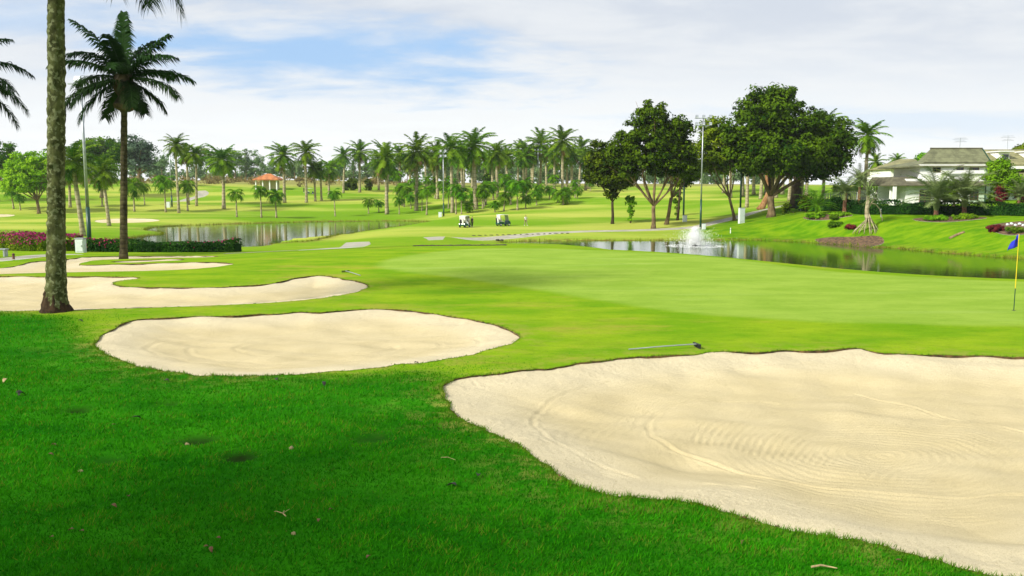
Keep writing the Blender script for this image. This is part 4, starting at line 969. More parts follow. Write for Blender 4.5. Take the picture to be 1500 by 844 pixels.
def bush(name, label, px, by, lobes_px, n_cl, per, rc, leaf, mat, cat='bush', group=None, Yd=None, stem=True):
    if Yd is None: B = spot(px, by)
    else: p = at(px, by, Yd); B = np.array([p[0], p[1], gz(p[0], p[1])])
    s = B[1] / FPX
    lob = [((x - px) * s, dy, max((by - y) * s, 0.1), rx * s, (rx * s if len(l) < 6 else l[5]), rz * s) for l in lobes_px for x, y, rx, rz, dy in [(l[0], l[1], l[2], l[3], l[4] if len(l) > 4 else 0)]]
    t = empty(name, B, label, cat, group)
    mb = MB()
    for l in lob[:6]: mb.tube([(l[0] * 0.6, l[1], -0.1), (l[0] * 0.9, l[1], l[2] * 0.6), l[:3]], [0.05, 0.04, 0.015], 5)
    mb.build('stem', M_BARK_TREE, t)
    obj('foliage', leaf_mesh('foliage', clumps(lob, n_cl, per, rc, leaf, 0.4, 0.8, floor=0.02), mat), t); return t
for px, by, top, w, lab in ((515, 281, 262, 5, 'left dark cypress bush of three near the slim far palm'), (507, 280, 268, 4, 'smaller cypress bush left of the three'), (520, 281, 263, 3, 'middle dark cypress bush of the three'), (540, 281, 263, 4, 'right dark cypress bush under the dense round palm'),
    (638, 282, 260, 7, 'dark rounded bush left of the middle floodlight mast'), (713, 281, 256, 7, 'dark rounded bush behind the young upright palm'), (655, 281, 262, 5, 'dark narrow bush behind the middle floodlight mast')):
    bush('cypress_bush', lab, px, by, [(px, (by + top) / 2, w, (by - top) / 2)], 26, 40, 0.8, 0.35, M_LEAF_DARK, Yd=300, group='dark clipped bushes on the far rise')
# climbing plants around stems
bush('leafy_column', 'upright cactus like plant between the dark tree and the pale forked tree', 924, 327, [(924, 318, 4, 8), (923, 308, 5, 6), (925, 298, 6, 5), (922, 290, 6, 4)], 26, 26, 0.4, 0.26, M_LEAF_BRIGHT)
bush('leafy_column', 'leafy climber plant right of the leaning tree', 992, 316, [(992, 306, 5, 9), (992, 292, 6, 7), (990, 283, 7, 5)], 26, 26, 0.45, 0.26, M_LEAF_MID)

# ------------------------------------------------------------------ hedges
def hedge(name, label, pts, h, w, mat, n, leaf, top=None, topmat=None, cat='hedge'):
    C = catmull([hit(*p, ground) for p in pts], closed=False, n=8); C = resample(C, lambda p: 0.4, False)
    o = C[0]; zc_ = ground(C[:, 0], C[:, 1]); B = np.array([o[0], o[1], zc_[0]])
    t = empty(name, B, label, cat)
    k = rng.integers(0, len(C) - 1, n); f = rng.random(n)[:, None]; p = C[k] * (1 - f) + C[k + 1] * f; T = C[k + 1] - C[k]; T /= np.linalg.norm(T, axis=1)[:, None]
    Nn = np.stack([-T[:, 1], T[:, 0]], 1)
    hh = h * (1 + 0.15 * np.sin(k * 0.31) + 0.08 * np.sin(k * 0.83 + 1) + rng.normal(size=n) * 0.05)
    side = rng.integers(0, 4, n); u = rng.uniform(-1, 1, n); v = rng.random(n)
    off = np.where(side < 2, u * w / 2, np.where(side == 2, w / 2, -w / 2)) * (1 + rng.normal(size=n) * 0.10); zz = np.where(side < 2, hh, v * hh)
    xyz = np.column_stack([p + Nn * off[:, None], zc_[k] + zz]) - B
    nr = np.column_stack([Nn * np.where(side < 2, u * 0.3, np.sign(off))[:, None], np.where(side < 2, 1.0, 0.3)]) + rng.normal(size=(n, 3)) * 0.55
    tint = np.clip(0.45 + 0.35 * np.sin(k * 0.9) + rng.normal(size=n) * 0.25, 0, 1)
    mb = MB(); q = np.column_stack([C - o, zc_ - B[2]])
    wv = []; F = []
    Tn = np.gradient(C, axis=0); Tn /= np.linalg.norm(Tn, axis=1)[:, None]; Ns = np.stack([-Tn[:, 1], Tn[:, 0]], 1)
    for i in range(len(C)):
        for sgn, z_ in ((-1, -0.1), (-1, h * 0.74), (1, h * 0.74), (1, -0.1)): wv.append((q[i, 0] + Ns[i, 0] * sgn * w * 0.43, q[i, 1] + Ns[i, 1] * sgn * w * 0.43, q[i, 2] + z_))
    m_ = len(C)
    F = [[i * 4 + a, (i + 1) * 4 + a, (i + 1) * 4 + a + 1, i * 4 + a + 1] for i in range(m_ - 1) for a in range(3)] + [[0, 1, 2, 3], [(m_ - 1) * 4 + a for a in (3, 2, 1, 0)]]
    mb.add(wv, F, 0.0); mb.build('twigs', mat, t)
    V, Fq = leaf_quads(xyz, nr, leaf * rng.uniform(0.6, 1.3, n), 0.6)
    obj('foliage', mesh_from('foliage', V, Fq, mat, False, {'tint': ('FACE', tint)}), t)
    if top:
        sel = (rng.random(n) < top) & (zz > h * 0.45)
        pat = np.sin(k * 0.17 + 2.0) + np.sin(k * 0.41) * 0.7 + rng.normal(size=n) * 0.5 > -0.25; sel &= pat
        V, Fq = leaf_quads(xyz[sel] + nr[sel] * 0.06 + (0, 0, 0.05), nr[sel], leaf * rng.uniform(0.7, 1.2, sel.sum()), 0.8)
        obj('blossom', mesh_from('blossom', V, Fq, topmat, False, {'tint': ('FACE', rng.random(sel.sum()))}), t)
    return t
hedge('bougainvillea_hedge', 'bougainvillea hedge in magenta flower, behind the thick trunk at the left', [(-160, 366), (-60, 365), (0, 365), (60, 367.5), (112, 367)], 1.05, 2.2, M_LEAF_OLIVE, 11000, 0.075, 0.55, M_PINK)
hedge('dark_hedge', 'long dark hedge along the near lake shore with a few pink tips', [(122, 368.5), (180, 369), (260, 369.5), (349, 369)], 0.70, 1.4, M_HEDGE, 9000, 0.07, 0.05, M_PINK)
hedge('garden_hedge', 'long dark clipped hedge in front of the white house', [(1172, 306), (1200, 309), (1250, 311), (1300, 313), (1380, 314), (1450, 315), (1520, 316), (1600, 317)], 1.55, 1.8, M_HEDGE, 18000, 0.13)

# ------------------------------------------------------------------ garden plants
g = 'low clipped shrubs in the garden beds'
for px, by, w, h, mat, lab in ((1195, 320, 17, 9, M_LEAF_BRIGHT, 'low clipped green shrub under the arching low palm'), (1230, 317, 17, 7, M_LEAF_BRIGHT, 'low clipped green shrub at the foot of the tall brown trunk palm'),
    (1222, 332, 12, 8, M_LEAF_MID, 'dark green ground shrub left of the stilt rooted tree'), (1372, 323, 20, 8, M_LEAF_BRIGHT, 'low bright shrub under the left house palm'), (1412, 321, 20, 8, M_LEAF_BRIGHT, 'low bright shrub under the right house palm'),
    (1458, 339, 13, 10, M_RED, 'low dark red shrub at the left end of the flower bed'), (1488, 340, 15, 9, M_LEAF_MID, 'low green shrub right of the dark red one'), (1245, 335, 8, 6, M_RED, 'small reddish shrub beside the stilt roots'),
    (1221, 322, 5, 8, M_LEAF_MID, 'small round bush on the near side of the clipped bed')):
    bush('clipped_shrub', lab, px, by, [(px, by - h * 0.45, w, h * 0.5, 0, 0.9)], 60, 40, 0.22, 0.10, mat, cat='shrub', group=g)
bush('red_shrub', 'dark red shrub below the small green tree by the house', 1466, 308, [(1466, 290, 7, 10), (1462, 282, 5, 7)], 30, 30, 0.5, 0.16, M_RED, Yd=121)
bush('red_shrub', 'dark red shrub at the right edge beside the bluish palm', 1494, 308, [(1494, 291, 9, 9)], 30, 30, 0.5, 0.16, M_RED, Yd=121)
bush('green_shrub', 'green shrub between the house wall and the red shrub', 1452, 308, [(1452, 294, 6, 7)], 26, 30, 0.4, 0.16, M_LEAF_MID, Yd=122)
bush('green_shrub', 'yellow green shrub row behind the pale fence', 1255, 300, [(1235, 285, 14, 8), (1262, 282, 16, 10), (1290, 280, 14, 9), (1310, 280, 9, 8)], 110, 34, 0.8, 0.24, M_LEAF_BRIGHT, Yd=160)
bush('green_shrub', 'dark bush at the foot of the massive dark trunk', 1180, 308, [(1180, 292, 8, 12), (1190, 300, 7, 8), (1152, 300, 5, 8)], 60, 34, 0.6, 0.2, M_LEAF_DARK, Yd=140)
broadleaf('garden_tree', 'small green tree in front of the right hand house', 1466, 309, [(1458, 248, 16, 11), (1475, 262, 18, 13), (1450, 262, 10, 8), (1470, 275, 15, 10), (1463, 240, 10, 7)], 170, 45, 0.8, 0.18, M_LEAF_BRIGHT, 0.2, (1464, 290), Yd=122)
broadleaf('garden_tree', 'dark small tree between the two house palms', 1397, 312, [(1396, 275, 14, 10), (1388, 284, 10, 9)], 80, 45, 0.7, 0.18, M_LEAF_MID, 0.15, (1396, 295), Yd=124)
broadleaf('garden_tree', 'tree top behind the right hand house roof', 1490, 290, [(1492, 222, 11, 8), (1505, 220, 10, 9)], 60, 40, 1.2, 0.32, M_LEAF_OLIVE, 0.3, (1490, 240), Yd=200)
broadleaf('garden_tree', 'yellow green tree top left of the main house roof', 1349, 290, [(1350, 232, 8, 6), (1347, 240, 8, 6)], 40, 40, 1.0, 0.3, M_LEAF_BRIGHT, 0.25, (1349, 250), Yd=190)

def pandanus():
    B = spot(1270, 341); s = B[1] / FPX
    t = empty('screw_pine', B, 'stilt rooted tree with spiky crown in the bark mulch bed by the pond', 'tree')
    H = (341 - 287) * s; mb = MB(); mb.tube([(0, 0, 1.4), (-0.1, 0, 2.2), (-0.15, 0, 3.1), (-0.05, 0, H)], [0.22, 0.30, 0.26, 0.18], 10, wob=0.15)
    mb.tube([(-0.05, 0, 3.2), (0.5, 0.1, 4.0), (0.9, 0.1, 4.6)], [0.13, 0.11, 0.09], 7)
    mb.build('trunk', M_BARK_PALE, t, smooth=True)
    for i in range(17):
        a = i * 2.4 + 0.3; r = rng.uniform(0.9, 2.0); z0 = rng.uniform(1.2, 3.0)
        rb = MB(); rb.tube([(0.1 * math.cos(a), 0.1 * math.sin(a), z0), (0.45 * r * math.cos(a), 0.45 * r * math.sin(a), z0 * 0.62), (r * 0.85 * math.cos(a), r * 0.85 * math.sin(a), z0 * 0.2), (r * math.cos(a), r * math.sin(a), -0.15)], [0.07, 0.065, 0.06, 0.055], 6); rb.build('stilt_root', M_BARK_PALE, t, smooth=True)
    rb = MB(); rb.tube([(0.3, 0, 3.9), (1.0, 0.1, 3.8), (1.6, 0.1, 3.1), (1.95, 0.1, 2.0), (2.0, 0.1, 1.5)], [0.07, 0.07, 0.065, 0.055, 0.04], 6); rb.build('stilt_root', M_BARK_PALE, t, smooth=True)
    mb = MB()
    for c0, n in (((-0.05, 0, H), 60), ((0.9, 0.1, 4.6), 24)):
        for i in range(n):
            a = rng.uniform(0, 6.28); e0 = R(rng.uniform(-10, 88)); L_ = rng.uniform(1.6, 3.0); P = [np.array(c0)]; e = e0
            for k in range(5): P.append(P[-1] + L_ / 5 * np.array([math.cos(e) * math.cos(a), math.cos(e) * math.sin(a), math.sin(e)])); e -= R(rng.uniform(6, 20))
            S = np.array([-math.sin(a), math.cos(a), 0]); w = [0.05, 0.06, 0.055, 0.045, 0.03, 0.005]
            V = [p + S * ww * sg for p, ww in zip(P, w) for sg in (-1, 1)]; mb.add(V, [[2 * k, 2 * k + 1, 2 * k + 3, 2 * k + 2] for k in range(5)], float(rng.random()))
    mb.build('crown', M_FROND_GREY, t)
pandanus()

# ------------------------------------------------------------------ house and garden structures
M_WHITE = plain('white_wall', (0.84, 0.84, 0.80), 0.8, var=0.05, scale=0.5)
M_GREENWALL = plain('pale_green_wall', (0.55, 0.66, 0.50), 0.8, var=0.06, scale=0.5)
def roof_mat(name, c):
    m, t, b, o = new_mat(name); tcn = N(t, 'ShaderNodeTexCoord')
    w = N(t, 'ShaderNodeTexWave', wave_type='BANDS', bands_direction='Z'); w.inputs['Scale'].default_value = 1.1; w.inputs['Distortion'].default_value = 0.6
    t.links.new(tcn.outputs['Object'], w.inputs['Vector']); nz = noise(t, tcn.outputs['Object'], 0.8, 6.0, 0.7)
    cc = mixc(t, maprange(t, nz, 0.35, 0.68), c, tuple(v * 0.45 for v in c)); cc = mixc(t, maprange(t, w.outputs[1], 0.0, 0.3, 0.4, 0.0), cc, tuple(v * 0.4 for v in c))
    t.links.new(cc, b.inputs['Base Color']); b.inputs['Roughness'].default_value = 0.85; return m
M_ROOF = roof_mat('olive_roof_tiles', (0.19, 0.20, 0.10)); M_ROOF2 = roof_mat('yellowed_roof_tiles', (0.28, 0.27, 0.12)); M_ROOFG = roof_mat('grey_roof_tiles', (0.15, 0.14, 0.08))
M_GLASS = plain('dark_glass', (0.02, 0.03, 0.03), 0.08, var=0.1, spec=0.8); M_FRAME = plain('brown_frame', (0.16, 0.07, 0.04), 0.6)
M_METAL = plain('grey_metal', (0.42, 0.45, 0.47), 0.45, 0.6); M_GREENMETAL = plain('green_painted_metal', (0.010, 0.060, 0.035), 0.4); M_PALEBOX = plain('pale_cabinet_paint', (0.62, 0.68, 0.66), 0.5, var=0.05)
M_TERRA = roof_mat('orange_roof_tiles', (0.55, 0.20, 0.06)); M_CREAM = plain('cream_wall', (0.55, 0.48, 0.25), 0.8)
M_WOOD = plain('weathered_wood', (0.26, 0.18, 0.09), 0.85, var=0.3, scale=3); M_STONE = plain('stone', (0.42, 0.38, 0.30), 0.9, var=0.3, scale=2, bump=0.5); M_DARKSTONE = plain('dark_stone', (0.045, 0.04, 0.025), 0.9, var=0.4)
M_WHITEPAINT = plain('white_paint', (0.80, 0.80, 0.78), 0.4, var=0.04); M_RUBBER = plain('black_rubber', (0.015, 0.015, 0.016), 0.7)
M_FENCE = plain('grey_fence_boards', (0.44, 0.45, 0.38), 0.85, var=0.2, scale=1.5)

def X(px, Y): return float(ray(px, 300)[0]) * Y
def Zp(py, Y): return float(at(750, py, Y)[2])
def prism_roof(mb, x0, x1, y0, y1, ze, rx0, rx1, ry, zr, th=0.18):
    """hipped roof with eaves ze over the rectangle, ridge rx0..rx1 at depth ry"""
    V = [(x0, y0, ze), (x1, y0, ze), (x1, y1, ze), (x0, y1, ze), (rx0, ry, zr), (rx1, ry, zr)]
    Vb = [(x, y, z - th) for x, y, z in V[:4]]
    mb.add(V + Vb, [[0, 1, 5, 4], [1, 2, 5], [2, 3, 4, 5], [3, 0, 4], [0, 6, 7, 1], [1, 7, 8, 2], [2, 8, 9, 3], [3, 9, 6, 0], [9, 8, 7, 6]])
def window(parent, x, y, z, w, h, face='front', frame=None):
    fr = MB()
    for a, b_, c_, d_ in ((-w / 2, 0, 0.07, h), (w / 2, 0, 0.07, h), (0, h / 2, w, 0.07), (0, -h / 2, w, 0.07), (0, 0, 0.045, h)): fr.box((x + a, y - 0.04, z + b_), (c_, 0.10, d_))
    f = fr.build('window', frame or M_FRAME, parent); MB().box((x, y - 0.012, z), (w, 0.03, h)).build('pane', M_GLASS, f); return f
def antenna(parent, x, y, z, h):
    mb = MB(); mb.tube([(x, y, z - .3), (x, y, z + h)], 0.035, 5)
    for k, L_ in ((0.95, 0.9), (0.85, 1.2), (0.7, 0.7), (0.62, 1.0)): mb.tube([(x - L_, y, z + h * k), (x + L_, y, z + h * k + 0.05)], 0.022, 4)
    mb.build('antenna', M_METAL, parent)
def house_main():
    Y0 = 130.0; gx, gy = X(1385, Y0), Y0; g0 = gz(gx, gy); t = empty('white_house', (gx, gy, g0), 'white two storey house with large olive tiled roof and carport behind the dark hedge', 'house')
    def W(px, d=0.0): return X(px, Y0 + d) - gx
    def Z(py, d=0.0): return Zp(py, Y0 + d) - g0
    MB().box(((W(1326) + W(1443)) / 2, 5.0, (Z(262) - 1.5) / 2), (W(1443) - W(1326), 10.0, Z(262) + 1.5)).build('wall', M_WHITE, t)
    MB().box(((W(1346) + W(1441)) / 2, 4.7, (Z(241) + Z(262)) / 2), (W(1441) - W(1346), 9.0, Z(241) - Z(262))).build('upper_wall', M_WHITE, t)
    MB().box(((W(1409) + W(1440)) / 2, -0.06, (Z(272) - 0.5) / 2), (W(1440) - W(1409), 0.12, Z(272) + 0.4)).build('green_panel', M_GREENWALL, t)
    r = MB(); x0, x1 = W(1303), W(1449)
    r.add([(x0, -1.1, Z(271)), (x1, -1.1, Z(271)), (x1, 1.3, Z(259)), (W(1312), 1.3, Z(259)), (W(1312), 9, Z(259)), (x1, 9, Z(259)), (x0, 9, Z(271)), (x0, -1.1, Z(271) - .18), (x1, -1.1, Z(271) - .18), (x1, 1.3, Z(259) - .18), (x0, 9, Z(271) - .18)],
          [[0, 1, 2, 3], [0, 3, 4, 6], [3, 2, 5, 4], [7, 8, 1, 0], [0, 6, 10, 7], [8, 9, 2, 1]]); r.build('lower_roof', M_ROOFG, t)
    for px in (1306, 1312.5): MB().box((W(px), -0.8 if px < 1310 else 1.8, (Z(272) - 0.6) / 2), (0.42, 0.42, Z(272) + 0.4)).build('carport_post', M_WHITE, t)
    r = MB(); prism_roof(r, W(1328), W(1441), -0.3, 11, Z(243.5), W(1350, 5), W(1434, 5), 5, Z(234, 5)); 
    r.add([(W(1350, 2.2), 2.2, Z(238, 2.2)), (W(1433, 5), 2.2, Z(238, 2.2)), (W(1433, 5), 5, Z(218, 5)), (W(1359, 5), 5, Z(218, 5)), (W(1350, 5), 7.8, Z(238, 2.2)), (W(1433, 5), 7.8, Z(238, 2.2))], [[0, 1, 2, 3], [1, 5, 2], [5, 4, 3, 2], [4, 0, 3]])
    rf = r.build('roof', M_ROOF, t)
    MB().tube([(W(1358, 5), 5, Z(218, 5) + .05), (W(1433.5, 5), 5, Z(218, 5) + .05)], 0.14, 6).build('ridge_cap', M_ROOFG, rf)
    MB().add([(W(1433.6, 5), 1.9, Z(239)), (W(1433.6, 5), 8.1, Z(239)), (W(1433.6, 5), 5, Z(217, 5)), (W(1434.4, 5), 1.9, Z(239)), (W(1434.4, 5), 8.1, Z(239)), (W(1434.4, 5), 5, Z(217, 5))], [[0, 2, 1], [3, 4, 5], [0, 3, 5, 2], [1, 2, 5, 4]]).build('gable_trim', M_GREENMETAL, rf)
    MB().box(((W(1376) + W(1440)) / 2, 0.05, (Z(250) + Z(254)) / 2), (W(1440) - W(1376), 0.3, 0.5)).build('balcony_edge', M_WHITE, t)
    for px, py, w, h, yy in ((1354, 289, 1.6, 2.2, 0.0), (1404, 247, 1.0, 0.9, 0.2), (1386, 290, 1.1, 1.2, 0), (1398, 290, 1.1, 1.2, 0), (1370, 248, 1.1, 0.8, 0.2), (1425, 249, 1.3, 0.7, 0.2), (1425, 286, 1.2, 1.4, -0.12)): window(t, W(px), yy, Z(py), w, h)
    MB().tube([(W(1441.5), -0.15, -0.5), (W(1441.5), -0.15, Z(272) + .1)], 0.09, 6).build('drain_pipe', M_GREENMETAL, t)
    antenna(t, W(1401, 5), 5, Z(218, 5), 1.7)
house_main()
def house_right():
    Y0 = 138.0; gx = X(1475, Y0); g0 = gz(gx, Y0); t = empty('terrace_house', (gx, Y0, g0), 'house with yellowed tile roof and white dormers at the right edge', 'house')
    W = lambda px, d=0.0: X(px, Y0 + d) - gx; Z = lambda py, d=0.0: Zp(py, Y0 + d) - g0
    MB().box(((W(1449) + W(1570)) / 2, 6.0, (Z(240) - 1.5) / 2), (W(1570) - W(1449), 9.0, Z(240) + 1.5)).build('wall', M_GREENWALL, t)
    r = MB(); r.add([(W(1436), -0.6, Z(241)), (W(1580), -0.6, Z(241)), (W(1580), 6, Z(219, 6)), (W(1434, 6), 6, Z(219, 6)), (W(1434, 6), 12.6, Z(241)), (W(1580), 12.6, Z(241)), (W(1436), -0.6, Z(243)), (W(1580), -0.6, Z(243))], [[0, 1, 2, 3], [3, 2, 5, 4], [6, 7, 1, 0], [0, 3, 4]]); r.build('roof', M_ROOF2, t)
    MB().box(((W(1470) + W(1575)) / 2, -0.4, (Z(243) + Z(247.5)) / 2), (W(1575) - W(1470), 0.3, Z(243) - Z(247.5))).build('fascia', M_WHITE, t)
    r = MB(); r.add([(W(1462), -3.5, Z(263)), (W(1575), -3.5, Z(263)), (W(1575), 1.4, Z(249)), (W(1462), 1.4, Z(249)), (W(1462), -3.5, Z(264.5)), (W(1575), -3.5, Z(264.5)), (W(1462), 1.4, Z(264.5))], [[0, 1, 2, 3], [4, 5, 1, 0], [0, 3, 6, 4]]); r.build('porch_roof', M_ROOF2, t)
    for a, b_ in ((1455, 1472), (1497, 1514)):
        d = MB(); cx = (W(a, 2) + W(b_, 2)) / 2; d.box((cx, 3.6, (Z(222) + Z(234)) / 2), (W(b_) - W(a), 4.0, Z(222) - Z(234))); dm = d.build('dormer', M_WHITE, t)
        MB().box((cx, 3.3, Z(221.3)), (W(b_) - W(a) + 0.5, 5.0, 0.16)).build('dormer_roof', M_WHITEPAINT, dm)
        MB().box((cx + 0.25, 1.57, Z(229.5)), (1.0, 0.04, 0.8)).build('pane', M_GLASS, dm)
    for px in (1480, 1500): window(t, W(px), 1.5, Z(282), 1.3, 1.3)
    antenna(t, W(1470, 6), 6, Z(219, 6), 2.3)
house_right()
def house_far(px0, px1, base_py, top_py, ridge_py, eave_py, label, Y0, wins):
    gx = X((px0 + px1) / 2, Y0); g0 = gz(gx, Y0); t = empty('far_house', (gx, Y0, g0), label, 'house', 'pale houses beyond the garden')
    W = lambda px, d=0.0: X(px, Y0 + d) - gx; Z = lambda py, d=0.0: Zp(py, Y0 + d) - g0
    MB().box((0, 5, (Z(eave_py) - 1.5) / 2), (W(px1) - W(px0), 10, Z(eave_py) + 1.5)).build('wall', M_WHITE, t)
    r = MB(); prism_roof(r, W(px0 - 3), W(px1 + 3), -1, 11, Z(eave_py), W(px0 + 0.3 * (px1 - px0), 5), W(px1 - 0.25 * (px1 - px0), 5), 5, Z(ridge_py, 5)); r.build('roof', M_ROOF2, t)
    for px, py, w, h in wins: window(t, W(px), 0, Z(py), w, h)
house_far(1302, 1348, 268, 0, 233, 247, 'white far house with two dark square windows, left of the main roof', 175, ((1316, 250.8, 1.2, 0.9), (1331, 251.5, 1.3, 1.1), (1310, 262, 1.0, 1.0)))
house_far(1282, 1303, 268, 0, 243, 255, 'smaller pale far house at the left end of the row', 185, ((1293, 260, 1.4, 1.0),))
def fence():
    P = [hit(1208, 296), hit(1255, 292), hit(1300, 289), hit(1340, 284)]
    P = [np.array([X(px, Y), Y]) for px, Y in ((1205, 150), (1255, 148), (1300, 142), (1345, 137))]
    C = resample(catmull(P, closed=False, n=6), lambda p: 0.30, False); o = C[0]; B = (o[0], o[1], gz(*o)); t = empty('board_fence', B, 'pale grey board fence running behind the garden hedge', 'fence')
    mb = MB(); pb = MB()
    for i in range(len(C) - 1):
        c = (C[i] + C[i + 1]) / 2; d = C[i + 1] - C[i]; a = math.atan2(d[1], d[0]); z = gz(*c) - B[2]
        mb.box((c[0] - o[0], c[1] - o[1], z + 1.05), (0.24, 0.03, 2.1 + rng.normal() * 0.02), a)
        if i % 9 == 0: pb.box((c[0] - o[0], c[1] - o[1] + 0.08, z + 1.05), (0.14, 0.10, 2.3), a)
    mb.build('boards', M_FENCE, t); pb.build('posts', M_WOOD, t)
fence()

# ------------------------------------------------------------------ shelter on the hill
def shelter():
    Y0 = 300.0; p = at(394, 276, Y0); g0 = gz(p[0], p[1]); t = empty('hill_shelter', (p[0], p[1], g0), 'small open shelter with an orange tiled hip roof on the far rise', 'shelter')
    z = lambda py: Zp(py, Y0) - g0; s = Y0 / FPX
    r = MB(); prism_roof(r, -19 * s, 19 * s, -4, 4, z(263), -3 * s, 3 * s, 0, z(254.5), 0.3); r.build('roof', M_TERRA, t)
    MB().box((0, 1.0, z(263) / 2 - 0.3), (24 * s, 4.0, z(263) - 0.2)).build('wall', M_CREAM, t)
    for x in (-15, -5, 5, 15): MB().box((x * s, -3.2, z(263) / 2 - 0.3), (0.35, 0.35, z(263) + 0.3)).build('post', M_WHITE, t)
shelter()

# ------------------------------------------------------------------ lamps, cabinets, markers
def flood_pole(px, by, top, label, arms=2, cab=None, split=0.18, Yd=None, r=0.13, lampn=3):
    if Yd is None: B = spot(px, by)
    else: p = at(px, by, Yd); B = np.array([p[0], p[1], gz(p[0], p[1])])
    H = float(at(px, top, B[1])[2]) - B[2]; t = empty('floodlight_mast', B, label, 'floodlight', 'floodlight masts around the course')
    MB().tube([(0, 0, -.2), (0, 0, H * split)], [r * 1.25, r * 1.2], 12).build('pole_base', M_GREENMETAL, t, smooth=True)
    MB().tube([(0, 0, H * split), (0, 0, H)], [r, r * 0.6], 12).build('pole', M_METAL, t, smooth=True)
    for k in range(arms):
        z = H - 0.15 - k * 1.1
        MB().box((0, -0.1, z), (2.2 + 0.5 * (lampn - 2), 0.10, 0.10)).build('crossarm', M_METAL, t)
        for j in range(lampn):
            x = (j - (lampn - 1) / 2) * 1.05; mb = MB(); M = Matrix.Rotation(R(-28), 3, 'X')
            mb.box((x, -0.35, z + 0.28), (0.42, 0.28, 0.36), M=M); mb.box((x, -0.1, z + 0.1), (0.08, 0.3, 0.3)); lp = mb.build('floodlight', M_METAL, t)
            MB().box((x, -0.49, z + 0.20), (0.36, 0.03, 0.30), M=M).build('lens', M_PALEBOX, lp)
    return B
def cabinet(px, by, w, h, label, d=0.45, rz=0.0):
    B = spot(px, by); s = B[1] / FPX; t = empty('utility_cabinet', B, label, 'cabinet', 'utility cabinets by the masts', rz=rz)
    b = MB(); b.box((0, 0, h * s / 2 - 0.05), (w * s, d, h * s + 0.1)); c = b.build('body', M_PALEBOX, t)
    bv = c.modifiers.new('bevel', 'BEVEL'); bv.width = 0.02; bv.segments = 2
    MB().box((0, 0, h * s + 0.03), (w * s * 1.1, d * 1.12, 0.06)).build('lid', M_METAL, t)
    dd = MB().box((0, -d / 2 - 0.012, h * s * 0.5), (w * s * 0.82, 0.02, h * s * 0.8)).build('door', M_PALEBOX, t); MB().box((w * s * 0.3, -d / 2 - 0.035, h * s * 0.5), (0.03, 0.03, 0.12)).build('handle', M_METAL, dd)
flood_pole(1026, 336, 172, 'tall floodlight mast in front of the broadleaf trees, near the fountain', 2, lampn=3, split=0.27)
flood_pole(132, 367, 120, 'left light pole with dark green foot rising behind the hedge', 1, split=0.26, r=0.12, lampn=1)
flood_pole(650, 317, 222, 'middle floodlight mast among the palms above the left cart', 2, split=0.2, lampn=2)
flood_pole(788, 280, 220, 'paired floodlight mast at the right hand palm cluster', 2, lampn=3, r=0.2)
flood_pole(252, 303, 212, 'left hand floodlight mast beside the curving hill path', 2, lampn=2, r=0.17)
flood_pole(740, 283, 214, 'far floodlight mast behind the young palms', 1, lampn=2, r=0.15)
flood_pole(1084, 322, 200, 'mast whose dark pole vanishes into the olive green tree', 1, lampn=2, split=0.8)
flood_pole(1001, 324, 232, 'short dark green pole right of the slim tree', 1, lampn=2, split=0.9)
cabinet(119, 370, 12, 20, 'white utility cabinet standing against the hedge at the left')
cabinet(1086, 327, 9, 22, 'grey cabinet on the pole right of the path', rz=0.3)
cabinet(1003, 325, 6, 9, 'small cabinet behind the short dark green pole')
cabinet(1031, 336, 5, 8, 'small pale box at the foot of the tall floodlight mast')
cabinet(645, 318, 5, 7, 'small white box at the foot of the middle floodlight mast')
cabinet(247, 304, 5, 8, 'small box beside the left hand floodlight mast')
for px, by, h, m, lab, w in ((1070, 342, 8, M_WHITEPAINT, 'white stake on the grass left of the mulch bed', 0.13), (977, 327, 9, M_WHITEPAINT, 'white stake beside the leaning tree', 0.12), (20, 380, 9, M_FRAME, 'short brown bollard beside the near path at the left', 0.13),
        (1290, 318, 12, M_METAL, 'thin grey stake in front of the garden hedge', 0.10), (1173, 309, 9, M_METAL, 'thin grey stake beside the arching low palm', 0.12), (576, 331, 5, M_WHITEPAINT, 'tiny white stake on the lake shore left of the left cart', 0.1)):
    B = spot(px, by); t = empty('marker_post', B, lab, 'marker post', 'marker posts'); hh = h * B[1] / FPX
    MB().tube([(0, 0, -.1), (0, 0, hh * .93), (0, 0, hh)], [w / 2, w / 2, w / 3], 10).build('stake', m, t, smooth=False)
    MB().tube([(0, 0, hh * .72), (0, 0, hh * .82)], w / 2 + 0.004, 10).build('band', M_RUBBER, t)
def bench():
    B = spot(-2, 376); t = empty('low_bench', B, 'low grey bench cut by the left edge near the bollard', 'bench')
    MB().box((0, 0, 0.42), (1.0, 0.4, 0.06)).build('seat', M_METAL, t)
    for x in (-.4, .4): MB().box((x, 0, 0.18), (0.08, 0.34, 0.42)).build('leg', M_METAL, t)
bench()

